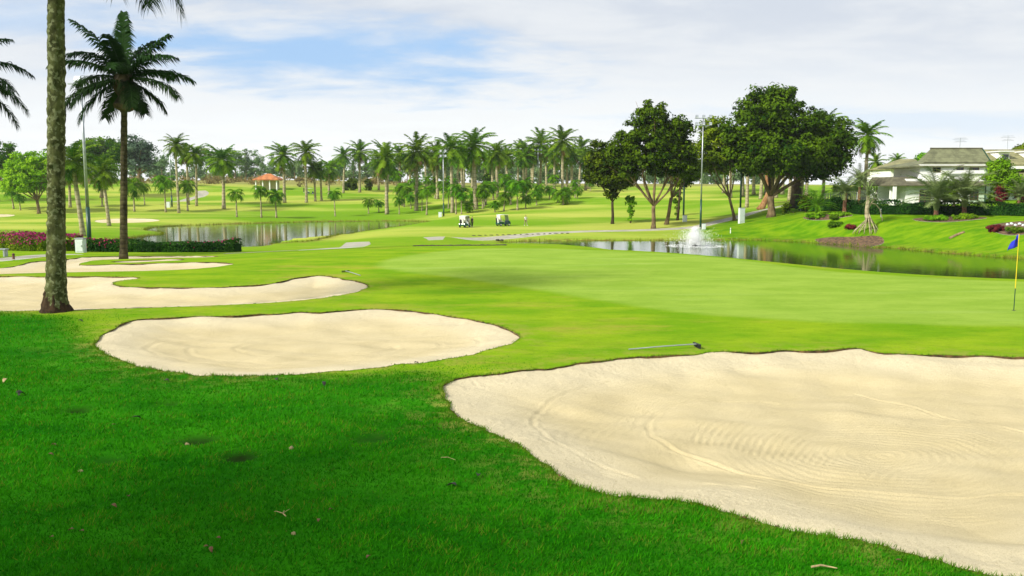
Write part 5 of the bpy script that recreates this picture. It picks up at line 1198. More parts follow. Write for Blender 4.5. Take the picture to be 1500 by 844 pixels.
# ------------------------------------------------------------------ flagstick
def flag():
    B = spot(1485, 455); H = 2.13; t = empty('flagstick', B, 'yellow and dark green flagstick with a blue flag standing in the putting green', 'flagstick')
    MB().tube([(0, 0, -.05), (0, 0, 0.62)], 0.012, 8).build('lower_pole', M_GREENMETAL, t); MB().tube([(0, 0, 0.62), (0, 0, H)], [0.011, 0.009], 8).build('upper_pole', plain('yellow_paint', (0.75, 0.55, 0.02), 0.4), t)
    MB().lathe([(0.055, 0.001), (0.053, 0.004), (0.03, 0.004)], seg=16).build('cup_rim', M_DARKSTONE, t)
    n, m_ = 12, 10; V = []
    for i in range(n):
        u = i / (n - 1)
        for j in range(m_):
            v = j / (m_ - 1)
            x = -0.27 * u * (0.55 + 0.45 * v) - 0.01; z = H - 0.01 - v * 0.34 * (1 - 0.25 * u) - 0.20 * u ** 1.2; y = 0.05 * math.sin(u * 7 + v * 2) * (0.3 + u)
            V.append((x, y, z))
    F = [[i * m_ + j, i * m_ + j + 1, (i + 1) * m_ + j + 1, (i + 1) * m_ + j] for i in range(n - 1) for j in range(m_ - 1)]
    me = mesh_from('flag', V, F, plain('blue_cloth', (0.006, 0.015, 0.42), 0.7, var=0.15), True); f = obj('flag', me, t); s_ = f.modifiers.new('thick', 'SOLIDIFY'); s_.thickness = 0.004
    f['label'] = 'small blue flag hanging limp'
flag()
# ------------------------------------------------------------------ rakes
def rake(p0, p1, label, head_at_end=True):
    a = spot(*p0); b = spot(*p1); d = (b - a)[:2]; L_ = float(np.linalg.norm(d)); rz = math.atan2(d[1], d[0]); t = empty('bunker_rake', a, label, 'rake', rz=rz)
    hz = 0.07; h = L_ - 0.02
    MB().tube([(0, 0, 0.025), (h * .5, 0, 0.055), (h, 0, hz)], 0.014, 8).build('handle', M_METAL, t)
    mb = MB(); mb.box((h, 0, hz + .005), (0.04, 0.32, 0.025)); hd = mb.build('head', M_RUBBER, t)
    for k in range(13): MB().box((h + 0.01, -0.15 + k * 0.025, hz - 0.045), (0.012, 0.012, 0.075)).build('tine', M_RUBBER, hd)
rake((921, 513.5), (1022, 509.5), 'white handled rake lying on the turf above the big bunker')
rake((528, 404.5), (506, 399), 'rake lying at the right tip of the long left bunker')
# ------------------------------------------------------------------ fountain
def fountain():
    c = plane(1018, 360.5, WL); t = empty('fountain', (c[0], c[1], WL), 'white water fountain spraying up from the pond', 'fountain')
    M_SPRAY = plain('spray', (0.92, 0.93, 0.93), 0.6, var=0.02, spec=0.3)
    M_SPRAY.node_tree.nodes['Principled BSDF'].inputs['Emission Strength'].default_value = 0
    MB().lathe([(0.35, -0.1), (0.38, 0.05), (0.12, 0.12), (0.09, 0.3)], seg=14).build('nozzle', M_RUBBER, t)
    V = []; F = []
    def drop(p, r):
        d = rng.normal(size=(4, 3)); d /= np.linalg.norm(d, axis=1)[:, None]; b = len(V)
        V.extend((p + d * r).tolist()); F.extend([[b, b + 1, b + 2], [b, b + 2, b + 3], [b, b + 3, b + 1], [b + 1, b + 3, b + 2]])
    g_ = 9.8
    for i in range(17000):
        k = rng.random(); a = rng.uniform(0, 2 * math.pi)
        vz = rng.uniform(4.0, 6.6) if k < 0.55 else rng.uniform(2.2, 6.0); vr = abs(rng.normal()) * (0.6 if k < 0.45 else 2.1) + 0.05
        T = 2 * vz / g_; tt = rng.uniform(0, 1) ** 0.8 * T
        p = np.array([vr * tt * math.cos(a), vr * tt * math.sin(a), 0.25 + vz * tt - g_ / 2 * tt * tt]) + rng.normal(size=3) * 0.05
        if p[2] < 0: continue
        drop(p, rng.uniform(0.018, 0.055))
    obj('spray', mesh_from('spray', V, F, M_SPRAY), t)
    V = []; F = []
    for i in range(2600):
        a = rng.uniform(0, 6.283); r = abs(rng.normal()) * 1.6 + 0.2
        if rng.random() < 0.35: r = 3.2 + rng.normal() * 0.35
        drop(np.array([r * math.cos(a), r * math.sin(a), 0.01]), rng.uniform(0.02, 0.07))
    V = (np.array(V) * (1, 1, 0.5)).tolist(); obj('foam', mesh_from('foam', V, F, M_SPRAY), t)
fountain()

# ------------------------------------------------------------------ people
def skin_graph(name, verts, edges, mat, parent, sub=2, root=0):
    me = bpy.data.meshes.new(name); me.from_pydata([v[:3] for v in verts], edges, []); me.materials.append(mat); me.update()
    o = obj(name, me, parent); o.modifiers.new('skin', 'SKIN').use_smooth_shade = True
    sv = me.skin_vertices[0].data if me.skin_vertices else None
    if sv is None:
        bpy.context.view_layer.objects.active = o; sv = me.skin_vertices[0].data
    for i, v in enumerate(verts):
        r = v[3]; sv[i].radius = (r if not isinstance(r, tuple) else r[0], r if not isinstance(r, tuple) else r[1]); sv[i].use_root = (i == root)
    s = o.modifiers.new('sub', 'SUBSURF'); s.levels = s.render_levels = sub
    return o
M_SKIN = plain('skin', (0.36, 0.19, 0.11), 0.55, var=0.05); M_HAIR = plain('black_hair', (0.012, 0.010, 0.008), 0.6); M_SHIRT = plain('white_shirt', (0.78, 0.78, 0.75), 0.85, var=0.04); M_DARKCLOTH = plain('dark_cloth', (0.025, 0.028, 0.035), 0.9); M_KHAKI = plain('khaki_cloth', (0.30, 0.24, 0.15), 0.9)
def person(B, label, shirt, trousers, rz, arms=((0.30, -0.25, 0.86), (-0.26, -0.12, 0.80)), step=0.16, cap=None, bend=0.0, group='golfers'):
    t = empty('person', B, label, 'person', group, rz=rz)
    fx = bend
    hip = (0, 0, 0.93); ch = (0, -0.02 - fx * .5, 1.22); sh = (0, -0.01 - fx, 1.43)
    V = [(*hip, (0.145, 0.105)), (*ch, (0.15, 0.105)), (*sh, (0.12, 0.085)), (0, -0.02 - fx * 1.1, 1.53, 0.055), (0, -0.03 - fx * 1.2, 1.60, 0.075), (0, -0.035 - fx * 1.25, 1.68, 0.088), (0, -0.02 - fx * 1.25, 1.745, 0.06)]
    E = [(0, 1), (1, 2), (2, 3), (3, 4), (4, 5), (5, 6)]
    legs = []; armv = []
    for s_, dy in ((1, -step), (-1, step)):
        k = len(V); V += [(0.095 * s_, 0, 0.86, 0.085), (0.11 * s_, dy * 0.5 - 0.03, 0.48, 0.058), (0.12 * s_, dy, 0.09, 0.040), (0.125 * s_, dy - 0.10, 0.035, 0.036), (0.13 * s_, dy - 0.18, 0.025, 0.026)]
        E += [(0, k), (k, k + 1), (k + 1, k + 2), (k + 2, k + 3), (k + 3, k + 4)]; legs.append(k)
    for s_, (hx, hy, hz) in zip((1, -1), arms):
        k = len(V); S = np.array([0.185 * s_, -0.01 - fx, 1.40]); Hh = np.array([hx, hy - fx, hz]); El = (S + Hh) / 2 + np.array([0.07 * s_, 0.05, -0.03])
        d = Hh - El; d /= np.linalg.norm(d)
        V += [(*S, 0.055), (*El, 0.040), (*Hh, 0.026), (*(Hh + d * 0.07), (0.038, 0.018))]; E += [(2, k), (k, k + 1), (k + 1, k + 2), (k + 2, k + 3)]; armv.append((S, El, Hh, d, s_))
        pk = k + 3; P_ = Hh + d * 0.07; side = np.cross(d, (0, 1, 0)); side /= np.linalg.norm(side) + 1e-9
        for j, (o_, l_) in enumerate(((-0.03, 0.062), (-0.010, 0.074), (0.010, 0.070), (0.030, 0.054))):
            q = len(V); V += [(*(P_ + side * o_ + d * (0.02 + l_ * .5)), 0.0085), (*(P_ + side * o_ * 1.1 + d * (0.015 + l_) + np.array([0, -0.02, 0])), 0.007)]; E += [(pk, q), (q, q + 1)]
        q = len(V); V += [(*(Hh + d * 0.05 + side * 0.045), 0.010), (*(Hh + d * 0.09 + side * 0.06), 0.008)]; E += [(k + 2, q), (q, q + 1)]
    skin_graph('body', V, E, M_SKIN, t, 1)
    # clothes follow the body
    SV = [(0, 0, 0.90, (0.165, 0.125)), (*ch, (0.172, 0.125)), (*sh, (0.14, 0.10)), (0, -0.02 - fx * 1.05, 1.49, 0.062)]; SE = [(0, 1), (1, 2), (2, 3)]
    for S, El, Hh, d, s_ in armv: k = len(SV); SV += [(*S, 0.072), (*(S * 0.3 + El * 0.7), 0.060)]; SE += [(2, k), (k, k + 1)]
    skin_graph('shirt', SV, SE, shirt, t, 2)
    TV = [(0, 0, 0.95, (0.155, 0.118))]; TE = []
    for (s_, dy) in ((1, -step), (-1, step)):
        k = len(TV); TV += [(0.095 * s_, 0, 0.86, 0.102), (0.11 * s_, dy * 0.5 - 0.03, 0.48, 0.076), (0.12 * s_, dy, 0.13, 0.062)]; TE += [(0, k), (k, k + 1), (k + 1, k + 2)]
    skin_graph('trousers', TV, TE, trousers, t, 2)
    for s_, dy in ((1, -step), (-1, step)): skin_graph('shoe', [(0.12 * s_, dy + 0.03, 0.05, 0.05), (0.128 * s_, dy - 0.08, 0.045, 0.046), (0.132 * s_, dy - 0.19, 0.035, 0.035)], [(0, 1), (1, 2)], M_WHITEPAINT, t, 1)
    hy = -0.03 - fx * 1.25
    skin_graph('hair' if not cap else 'cap', [(0, hy + 0.035, 1.67, 0.080), (0, hy + 0.01, 1.735, 0.085), (0, hy - 0.03, 1.755, 0.060)] + ([(0, hy - 0.14, 1.725, (0.06, 0.012))] if cap else []), [(0, 1), (1, 2)] + ([(2, 3)] if cap else []), cap or M_HAIR, t, 1)
    nose = MB()
    nose.tube([(0, hy - 0.085, 1.685), (0, hy - 0.108, 1.655), (0, hy - 0.085, 1.645)], [0.008, 0.013, 0.010], 6); nose.build('nose', M_SKIN, t)
    for s_ in (-1, 1): MB().lathe([(0.002, -0.010), (0.012, 0), (0.002, 0.010)], (0.032 * s_, hy - 0.084, 1.69), 8).build('eye', M_HAIR, t)
    for s_ in (-1, 1): MB().lathe([(0.004, -0.03), (0.014, 0), (0.004, 0.03)], (0.088 * s_, hy + 0.01, 1.665), 8).build('ear', M_SKIN, t)
    MB().box((0, hy - 0.084, 1.618), (0.045, 0.008, 0.008)).build('mouth', M_FRAME, t)
    return t
g3 = spot(770, 330.5); person(g3, 'golfer in white shirt and khaki trousers walking alone on the fairway', M_SHIRT, M_KHAKI, 0.6, step=0.24)
g1 = spot(687, 333); person(g1, 'person all in white standing at the front of the left golf cart', M_SHIRT, plain('white_trousers', (0.62, 0.60, 0.52), 0.9), 1.3, step=0.05)
g2 = spot(691.5, 333); person(g2, 'person in dark clothes and cap right of the person in white', M_DARKCLOTH, M_DARKCLOTH, 2.4, cap=M_DARKCLOTH, step=0.04)
p_ = at(445, 279, 290); person((p_[0], p_[1], gz(p_[0], p_[1])), 'distant person in dark clothes left of the far parked cart', M_DARKCLOTH, M_DARKCLOTH, 1.0, step=0.1)

# ------------------------------------------------------------------ golf carts
M_CARTGREEN = plain('dark_green_cart_paint', (0.008, 0.075, 0.055), 0.25, var=0.05); M_CANVAS = plain('cream_canvas', (0.66, 0.62, 0.55), 0.85, var=0.06)
def cart(B, label, rz, driver=False):
    t = empty('golf_cart', B, label, 'golf cart', 'golf carts out on the course', rz=rz)      # nose along +x
    b = MB()
    def poly(pts, w, y0=0.0):
        n = len(pts); V = [(x, y0 - w / 2, z) for x, z in pts] + [(x, y0 + w / 2, z) for x, z in pts]
        return V, [list(range(n)), list(range(2 * n - 1, n - 1, -1))] + [[i, n + i, n + (i + 1) % n, (i + 1) % n] for i in range(n)]
    b.add(*poly([(1.20, 0.30), (1.22, 0.52), (1.05, 0.82), (0.72, 0.92), (0.62, 0.60), (0.60, 0.30)], 1.10))
    b.add(*poly([(0.60, 0.26), (0.60, 0.36), (-0.15, 0.36), (-0.15, 0.26)], 1.12))
    b.add(*poly([(-0.15, 0.26), (-0.12, 0.66), (-0.75, 0.74), (-1.12, 0.70), (-1.20, 0.50), (-1.15, 0.28)], 1.14))
    bd = b.build('body', M_CARTGREEN, t); m = bd.modifiers.new('bevel', 'BEVEL'); m.width = 0.05; m.segments = 3
    s = MB(); s.box((-0.40, 0, 0.80), (0.52, 1.02, 0.14)); s.build('seat', M_CANVAS, t).modifiers.new('bevel', 'BEVEL').width = 0.04
    s = MB(); s.box((-0.66, 0, 1.08), (0.12, 1.0, 0.42)); s.build('backrest', M_CANVAS, t).modifiers.new('bevel', 'BEVEL').width = 0.04
    rf = MB(); rf.add(*poly([(0.75, 1.84), (0.72, 1.90), (-0.05, 1.94), (-0.98, 1.90), (-1.02, 1.84)], 1.16)); r_ = rf.build('roof', M_WHITEPAINT, t); m = r_.modifiers.new('bevel', 'BEVEL'); m.width = 0.03; m.segments = 2
    for y in (-0.50, 0.50):
        MB().tube([(0.86, y, 0.86), (0.62, y, 1.86)], 0.022, 8).build('roof_post', M_METAL, t); MB().tube([(-0.78, y, 0.76), (-0.90, y, 1.86)], 0.022, 8).build('roof_post', M_METAL, t)
    w = MB(); w.add([(0.87, -0.48, 0.90), (0.87, 0.48, 0.90), (0.64, 0.48, 1.80), (0.64, -0.48, 1.80)], [[0, 1, 2, 3]]); wo_ = w.build('windscreen', plain('screen', (0.35, 0.38, 0.36), 0.08, spec=0.8), t); wo_.modifiers.new('s', 'SOLIDIFY').thickness = 0.01
    c = MB(); c.add([(-0.93, -0.52, 1.0), (-0.93, 0.52, 1.0), (-0.95, 0.52, 1.84), (-0.95, -0.52, 1.84)], [[0, 1, 2, 3]]); c.build('rain_curtain', M_CANVAS, t).modifiers.new('s', 'SOLIDIFY').thickness = 0.02
    MB().tube([(0.55, 0.28, 0.85), (0.32, 0.28, 1.02)], 0.02, 6).build('steering_column', M_RUBBER, t)
    ring = [(0.30 + 0.06 * math.sin(a), 0.28 + 0.17 * math.cos(a), 1.03 + 0.16 * math.sin(a)) for a in np.linspace(0, 2 * math.pi, 20)]; MB().tube(ring, 0.014, 6).build('steering_wheel', M_RUBBER, t)
    for x in (0.85, -0.82):
        for y in (-0.50, 0.50):
            V = MB(); ang = Matrix.Rotation(R(90), 3, 'X'); q = MB(); q.lathe([(0.12, -0.09), (0.20, -0.10), (0.235, -0.06), (0.235, 0.06), (0.20, 0.10), (0.12, 0.09)], seg=20); q.V = [np.asarray(v) @ np.asarray(ang).T + np.array([x, y, 0.235]) for v in q.V]
            wh = q.build('wheel', M_RUBBER, t); q = MB(); q.lathe([(0.02, -0.105), (0.12, -0.09), (0.12, 0.09), (0.02, 0.105)], seg=16); q.V = [np.asarray(v) @ np.asarray(ang).T + np.array([x, y, 0.235]) for v in q.V]; q.build('rim', M_WHITEPAINT, wh)
    for y in (-0.36, 0.36): MB().lathe([(0.05, -0.02), (0.06, 0.0), (0.04, 0.03)], (1.14, y, 0.66), 10).build('headlight', M_WHITEPAINT, t)
    for y in (-0.22, 0.22):
        bg_ = MB(); bg_.tube([(-1.12, y, 0.55), (-1.22, y, 1.30)], [0.13, 0.15], 10); bag = bg_.build('golf_bag', M_RUBBER if y > 0 else M_WHITEPAINT, None); 
        bag.parent = None; bag.matrix_world = Matrix.Translation(Vector(B)) @ Matrix.Rotation(rz, 4, 'Z')
        tag(bag, ('black' if y > 0 else 'white') + ' golf bag strapped to the back of the ' + label, 'golf bag', 'golf bags on the carts')
        cl = MB()
        for k in range(5): cl.tube([(-1.22 + 0.03 * math.cos(k * 1.3), y + 0.06 * math.sin(k * 1.3), 1.25), (-1.24 + 0.05 * math.cos(k * 1.3), y + 0.1 * math.sin(k * 1.3), 1.48)], [0.008, 0.022], 5)
        cl.build('clubs', M_METAL, bag)
    if driver:
        person(B + np.array([0.1, 0, 0.0]), 'x', M_SHIRT, M_DARKCLOTH, rz)
cart(spot(681, 333.2), 'left golf cart', math.radians(68)); cart(spot(737, 331), 'right golf cart', math.radians(35))
cart(np.array([*at(454, 277, 285)[:2], gz(*at(454, 277, 285)[:2])]), 'far golf cart', 0.3)
for o in bpy.data.objects:
    if o.name.startswith('golf_cart'):
        o['label'] = {'left golf cart': 'green bodied golf cart with pale canopy, two people beside it', 'right golf cart': 'green bodied golf cart nearest to the lone golfer', 'far golf cart': 'tiny far golf cart on the hill right of the orange roofed shelter'}[o['label']]

# ------------------------------------------------------------------ stones, planks, litter
def rock(name, B, size, mat, label, cat='stone', group=None, sub=2):
    import bmesh
    bm = bmesh.new(); bmesh.ops.create_icosphere(bm, subdivisions=sub, radius=1.0); ph = rng.uniform(0, 6.28, 6)
    for v in bm.verts:
        c = v.co; k = 1 + 0.18 * math.sin(c.x * 3 + ph[0]) + 0.15 * math.sin(c.y * 4 + ph[1]) + 0.12 * math.sin(c.z * 5 + ph[2] + c.x * 3)
        v.co = Vector((c.x * size[0] * k, c.y * size[1] * k, c.z * size[2] * k))
    me = bpy.data.meshes.new(name); bm.to_mesh(me); bm.free(); me.materials.append(mat); o = obj(name, me, None, (B[0], B[1], B[2] + size[2] * 0.35)); return tag(o, label, cat, group)
for i, (px, py) in enumerate(((1476, 330), (1482, 328.5), (1488, 330.5), (1494, 329), (1499, 331))):
    rock('white_stone', spot(px, py), (0.20, 0.18, 0.16), M_PALEBOX, 'white painted stone edging the right flower bed', group='white stones of the flower bed')
for i in range(17):
    px = 694 + i * 8.6; py = 345.6 - i * 0.22 + rng.normal() * 0.15
    rock('bank_stone', spot(px, py), (rng.uniform(0.14, 0.30), 0.15, 0.07), M_DARKSTONE, 'dark stone in the row just below the cart path', group='dark stones along the pond bank')
for i in range(22):
    px = 612 + i * 5.8; py = 360.6 - 0.05 * i
    B = hit(px, py, ground); rock('edging_stone', (B[0], B[1], gz(*B)), (rng.uniform(0.15, 0.34), 0.12, 0.05), M_DARKSTONE, 'dark edging stone along the left tip of the pond', group='dark edging stones at the pond tip')
for px, py in ((729, 352.2), (735, 352.6)): rock('shore_stone', spot(px, py), (0.26, 0.2, 0.16), M_DARKSTONE, 'dark lump at the left tip of the pond, one of two side by side', group='two dark lumps by the pond tip')
def plank(p0, p1, w, label):
    a = spot(*p0); b = spot(*p1); d = b - a; L_ = np.linalg.norm(d); rz = math.atan2(d[1], d[0]); t = MB().tube([(0, 0, 0.06), (d[0] * .5, d[1] * .5, d[2] * .5 + 0.12), (d[0], d[1], d[2] + 0.06)], w, 6).build('timber_edging', M_WOOD, None, a); tag(t, label, 'timber')
plank((1391, 350), (1412, 341), 0.16, 'weathered timber lying across the garden slope above the pond')
def shore(Pp, label, n, a0=0.0, a1=1.0, h=0.35):
    q = Pp; k = ((a0 + (a1 - a0) * rng.random(n)) * (len(q) - 1)).astype(int); p = q[k] + rng.normal(size=(n, 2)) * 0.25; z = ground(p[:, 0], p[:, 1])
    hh = h * rng.uniform(0.4, 1.2, n); a = rng.uniform(0, 3.14, n); dx, dy = np.cos(a) * 0.035, np.sin(a) * 0.035; l = rng.normal(size=(n, 2)) * 0.12
    V = np.stack([np.column_stack([p[:, 0] - dx, p[:, 1] - dy, z - .05]), np.column_stack([p[:, 0] + dx, p[:, 1] + dy, z - .05]), np.column_stack([p + l, z + hh])], 1).reshape(-1, 3); F = np.arange(3 * n).reshape(n, 3); T = rng.random(n)
    o = obj('shore_grass', mesh_from('shore_grass', V, F, M_LEAF_OLIVE, False, {'tint': ('FACE', T)})); tag(o, label, 'grass', kind='stuff')
shore(resample(POND, lambda p: 0.5), 'tufted grass around the rim of the pond', 5200)
shore(resample(LAKE, lambda p: 0.5), 'tufted grass around the rim of the left lake', 4200)

# ------------------------------------------------------------------ near grass blades and litter
def mat_blade():
    m, t, b, o = new_mat('grass_blades')
    at_ = N(t, 'ShaderNodeAttribute', attribute_name='tint'); r_ = N(t, 'ShaderNodeAttribute', attribute_name='dry')
    c = mixc(t, at_.outputs['Fac'], (0.006, 0.105, 0.001), (0.045, 0.300, 0.003)); c = mixc(t, r_.outputs['Fac'], c, (0.17, 0.20, 0.02))
    t.links.new(c, b.inputs['Base Color']); b.inputs['Roughness'].default_value = 0.8; b.inputs['Specular IOR Level'].default_value = 0.03
    tr = N(t, 'ShaderNodeBsdfTranslucent'); t.links.new(c, tr.inputs[0]); mx = N(t, 'ShaderNodeMixShader'); mx.inputs[0].default_value = 0.3
    t.links.new(b.outputs[0], mx.inputs[1]); t.links.new(tr.outputs[0], mx.inputs[2]); t.links.new(mx.outputs[0], o.inputs[0]); return m
def blades():
    parts = []
    for y0, y1, dens in ((6.2, 9.0, 2600), (9.0, 12.5, 1500), (12.5, 17.0, 800), (17.0, 23.5, 330)):
        A = (y1 - y0) * (0.64 * (y0 + y1)) ; n = int(A * dens); y = rng.uniform(y0, y1, n); x = rng.uniform(-0.64, 0.64, n) * y; parts.append(np.stack([x, y], 1))
    p = np.concatenate(parts)
    rough = inpoly(p[:, 0], p[:, 1], ROUGH); dr = pdist(p[:, 0], p[:, 1], ROUGH)
    pr = np.where(rough, 1.0, np.exp(-dr / 0.8) * 0.8); p = p[rng.random(len(p)) < pr]
    for k in 'ABC': p = p[~inpoly(p[:, 0], p[:, 1], BUNK[k])]
    # fringe of longer blades hanging over each sand edge
    for k, nn in (('A', 9000), ('B', 5000), ('C', 3000)):
        P = BUNK[k]; j = rng.integers(0, len(P), nn); q = P[j] + rng.normal(size=(nn, 2)) * 0.03; q = q[(q[:, 1] > 6) & (np.abs(q[:, 0]) < 0.66 * q[:, 1])]
        if k: q = q[~inpoly(q[:, 0], q[:, 1], P) | (rng.random(len(q)) < 0.3)]
        p = np.concatenate([p, q])
    n = len(p); z = ground(p[:, 0], p[:, 1])
    dist = p[:, 1]; patch = np.sin(p[:, 0] * 1.1 + 2 * np.sin(p[:, 1] * 0.7)) * np.sin(p[:, 1] * 1.6 + p[:, 0] * 0.4)
    pn = np.sin(p[:, 0] * 4.3 + 1.7 * np.sin(p[:, 1] * 3.1)) * np.sin(p[:, 1] * 5.3 + 2 * np.sin(p[:, 0] * 2.3))
    clp = np.sin(p[:, 0] * 11 + 2 * np.sin(p[:, 1] * 6)) * np.sin(p[:, 1] * 15 + 2 * np.sin(p[:, 0] * 7))
    h = (0.040 + 0.010 * patch + 0.009 * pn + 0.014 * clp) * rng.uniform(0.55, 1.3, n) * (0.55 + 0.45 * inpoly(p[:, 0], p[:, 1], ROUGH))
    for hl, r_ in HOLLOWS: h *= 1 - 0.92 * np.exp(-(((p[:, 0] - hl[0]) / r_ / 1.3) ** 2 + ((p[:, 1] - hl[1]) / r_) ** 2))
    w = 0.0046 * (0.6 + dist / 14); a = rng.uniform(0, math.pi, n); l = rng.normal(size=(n, 2)) * 0.55 * h[:, None] + np.array([0.15, 0.05]) * h[:, None]
    dx, dy = np.cos(a) * w, np.sin(a) * w
    V = np.empty((n, 3, 3)); V[:, 0] = np.column_stack([p[:, 0] - dx, p[:, 1] - dy, z - 0.004]); V[:, 1] = np.column_stack([p[:, 0] + dx, p[:, 1] + dy, z - 0.004]); V[:, 2] = np.column_stack([p[:, 0] + l[:, 0], p[:, 1] + l[:, 1], z + h])
    me = bpy.data.meshes.new('rough_grass'); me.vertices.add(3 * n); me.vertices.foreach_set('co', V.ravel()); me.loops.add(3 * n); me.loops.foreach_set('vertex_index', np.arange(3 * n, dtype=np.int32))
    me.polygons.add(n); me.polygons.foreach_set('loop_start', np.arange(0, 3 * n, 3, dtype=np.int32)); me.update(calc_edges=True)
    tint = np.clip(0.45 + 0.16 * patch + 0.26 * pn + 0.30 * clp + rng.normal(size=n) * 0.25, 0, 1); edge = np.zeros(n)
    for k in 'ABC': edge = np.maximum(edge, np.exp(-pdist(p[:, 0], p[:, 1], BUNK[k][::2]) / (0.12 if k == 'A' else 0.35)))
    dry = np.where(rng.random(n) < 0.04 + 0.20 * (pn > 0.45) + 0.1 * (patch > 0.5), rng.uniform(0.3, 0.9, n), 0.0); dry = np.maximum(dry, edge * 0.6)
    for nm, ar in (('tint', tint), ('dry', dry)):
        at_ = me.attributes.new(nm, 'FLOAT', 'FACE'); at_.data.foreach_set('value', ar.astype(np.float32))
    me.materials.append(mat_blade()); o = obj('rough_grass', me); tag(o, 'deep green rough grass blades in the near foreground', 'grass', kind='stuff')
def dr_all(p):
    d = pdist(p[:, 0], p[:, 1], ROUGH); ins = inpoly(p[:, 0], p[:, 1], ROUGH); return np.where(ins, d, 0.0)
blades()
# unseen tree added left of the camera to shade the near lawn
def side_tree(x, y, label, H=9.5, r=5.0, n=48):
    t = empty('added_shade_tree', (x, y, gz(x, y)), label, 'tree'); lob = [(0, 0, H, r, r, 2.6), (2.4, 2.0, H - 1.2, r * .6, r * .6, 1.8), (-2.5, -1.5, H - 1, r * .6, r * .6, 2)]
    mb = MB(); limbs(mb, (0, 0, 4), lob, 0.28); mb.build('trunk', M_BARK_TREE, t, smooth=True); obj('crown', leaf_mesh('crown', clumps(lob, n, 50, 1.1, 0.22, M_LEAF_MID and 0.5), M_LEAF_MID), t)
side_tree(-15.5, -1.5, 'unseen tree added left of the camera to shade the near lawn')
M_DRY = plain('dry_leaf', (0.16, 0.075, 0.025), 0.8, var=0.4, scale=20); M_TAN = plain('tan_twig', (0.36, 0.27, 0.12), 0.8, var=0.3, scale=20); M_BLACKLEAF = plain('dark_dead_leaf', (0.02, 0.018, 0.012), 0.8)
def leaf_thing(px, py, L_, mat, label, group=None, sand=False):
    B = hit(px, py) if not sand else plane(px, py, -0.42)
    z = (-0.43 if sand else gz(*B)) + 0.026; a = rng.uniform(0, 6.28); n = 7; V = []
    for i in range(n):
        u = i / (n - 1); w = 0.28 * L_ * math.sin(math.pi * min(0.97, u * 0.95 + 0.03)) ** 0.8; zz = 0.18 * L_ * math.sin(u * 3 + 0.5) 
        for sg in (-1, 0, 1): V.append(((u - .5) * L_, sg * w, zz + abs(sg) * w * 0.5))
    F = [[i * 3 + j, i * 3 + j + 1, (i + 1) * 3 + j + 1, (i + 1) * 3 + j] for i in range(n - 1) for j in range(2)]
    o = obj('fallen_leaf', mesh_from('fallen_leaf', V, F, mat, True), None, (B[0], B[1], z)); o.rotation_euler = (rng.normal() * .2, rng.normal() * .2, a); o.modifiers.new('s', 'SOLIDIFY').thickness = 0.002
    tag(o, label, 'leaf', group)
g = 'fallen leaves scattered on the turf'
for px, py in ((75, 669), (167, 625), (79, 655), (120, 782), (167, 745), (188, 731), (310, 809), (320, 792), (302, 805), (485, 750), (467, 766), (76, 791), (105, 780)):
    leaf_thing(px, py, rng.uniform(0.05, 0.085), M_DRY, 'reddish brown dead leaf on the dark near grass', g)
for px, py, lab in ((1090, 763, 'brown leaf on the grass rim below the big bunker'), (1138, 776, 'second brown leaf on the grass rim below the big bunker'), (1088, 798, 'orange brown leaf in the dark grass right of centre'), (1317, 826, 'orange brown leaf near the lower right bunker rim'), (540, 820, 'dull leaf near the bottom of the lawn'), (820, 700, 'small brown leaf by the left bunker rim')):
    leaf_thing(px, py, 0.06, M_DRY, lab)
for px, py in ((474, 565), (406, 558), (244, 560), (200, 615), (610, 534), (700, 700), (662, 715), (30, 580)):
    leaf_thing(px, py, rng.uniform(0.09, 0.13), M_BLACKLEAF, 'blackish dead leaf on the turf around the left oval bunker', g)
leaf_thing(8, 560, 0.13, M_TAN, 'large tan leaf at the left edge of the lawn'); leaf_thing(30, 579, 0.16, M_BLACKLEAF, 'curled grey leaf near the left edge'); leaf_thing(118, 472, 0.14, M_BLACKLEAF, 'dark leaf scrap right of the thick palm base')
for px, py in ((1315, 596), (1370, 614), (1421, 643), (1424, 643.5), (1050, 640), (1128, 697), (1168, 761), (1258, 780), (1475, 805), (740, 604), (1326, 530), (1395, 700), (660, 600)):
    leaf_thing(px, py, 0.05, M_DRY if py % 2 else M_TAN, 'small brown leaf bit lying on the big bunker sand', 'leaf bits on the sand', True)
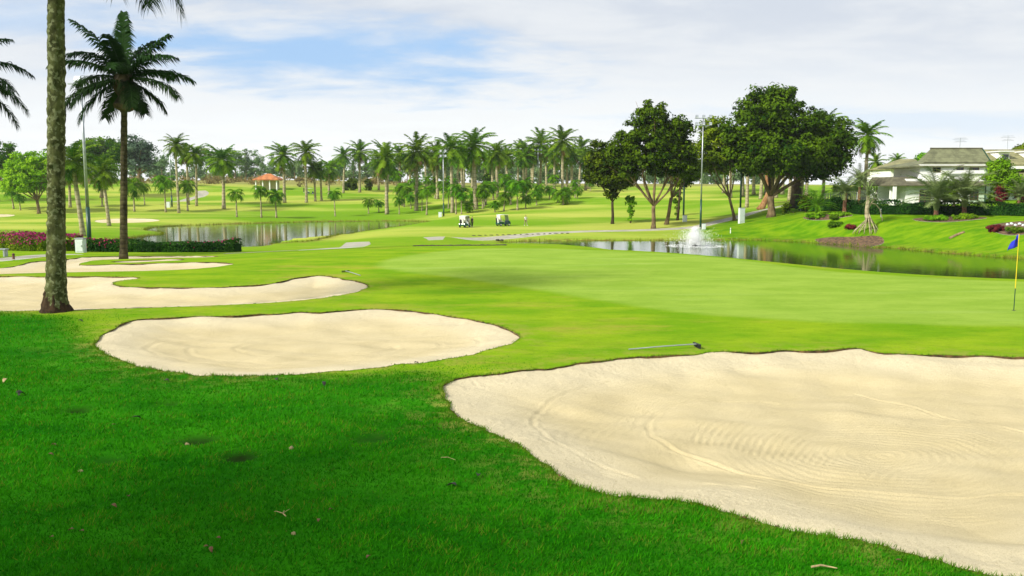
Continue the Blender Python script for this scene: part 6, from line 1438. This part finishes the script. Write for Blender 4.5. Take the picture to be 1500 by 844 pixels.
def twig(px, py, L_, label, sand=False, w=0.006, fork=True, mat=None, rz=None):
    B = hit(px, py) if not sand else plane(px, py, -0.36); z = (-0.38 if sand else gz(*B)) + 0.035; mb = MB(); mb.tube([(-L_ / 2, 0, 0), (-L_ * .1, 0.02, 0.012), (L_ / 2, -0.01, 0.004)], [w, w * 0.9, w * 0.4], 6)
    if fork: mb.tube([(-L_ * .1, 0.02, 0.012), (L_ * .15, 0.08, 0.03), (L_ * .3, 0.10, 0.02)], [w * .7, w * .5, w * .3], 5); mb.tube([(0, 0.012, 0.01), (L_ * .2, -0.06, 0.03)], [w * .6, w * .2], 5)
    o = mb.build('twig', mat or M_TAN, None, (B[0], B[1], z)); o.rotation_euler.z = rng.uniform(0, 3) if rz is None else rz; tag(o, label, 'twig')
twig(417, 757, 0.16, 'pale forked twig on the dark lawn', w=0.007, rz=2.0); twig(657, 676, 0.22, 'thin straw on the lawn left of the big bunker', fork=False, rz=-0.5, w=0.004); twig(688, 579, 0.26, 'tan strip of bark lying on the sand near the bunker tip', True, w=0.014, fork=False, rz=-0.1)
twig(1207, 837, 0.22, 'pale and dark stick at the bottom near the bunker', w=0.011, fork=False, rz=-0.1); twig(1082, 561, 0.3, 'thin curved stick on the far bunker sand', True, w=0.006, fork=False, rz=-0.35)
M_PEB = plain('tan_pebble', (0.30, 0.24, 0.11), 0.9, var=0.3, scale=30)
rock('pebble', spot(427, 658), (0.035, 0.03, 0.03), M_PEB, 'single pale round pebble on the lawn'); rock('pebble', spot(274, 651), (0.03, 0.025, 0.02), M_PEB, 'pale pebble at the edge of the dark hollow')
rock('pebble', spot(118, 691), (0.025, 0.022, 0.02), M_PEB, 'tiny pale pebble on the left of the lawn'); rock('pebble', spot(430, 783), (0.028, 0.022, 0.02), M_PEB, 'small pale pebble under the forked twig')

# ------------------------------------------------------------------ haze
def haze():
    mb = MB(); mb.box((0, 330, 16), (1500, 760, 50)); m = bpy.data.materials.new('haze_air'); m.use_nodes = True; t = m.node_tree; t.nodes.clear()
    v = N(t, 'ShaderNodeVolumePrincipled'); v.inputs['Color'].default_value = (0.93, 0.96, 1.0, 1); v.inputs['Density'].default_value = 0.00011; v.inputs['Anisotropy'].default_value = 0.3
    o_ = N(t, 'ShaderNodeOutputMaterial'); t.links.new(v.outputs[0], o_.inputs['Volume']); tag(mb.build('haze', m), 'thin pale haze over the whole course', 'haze', kind='stuff')
haze()
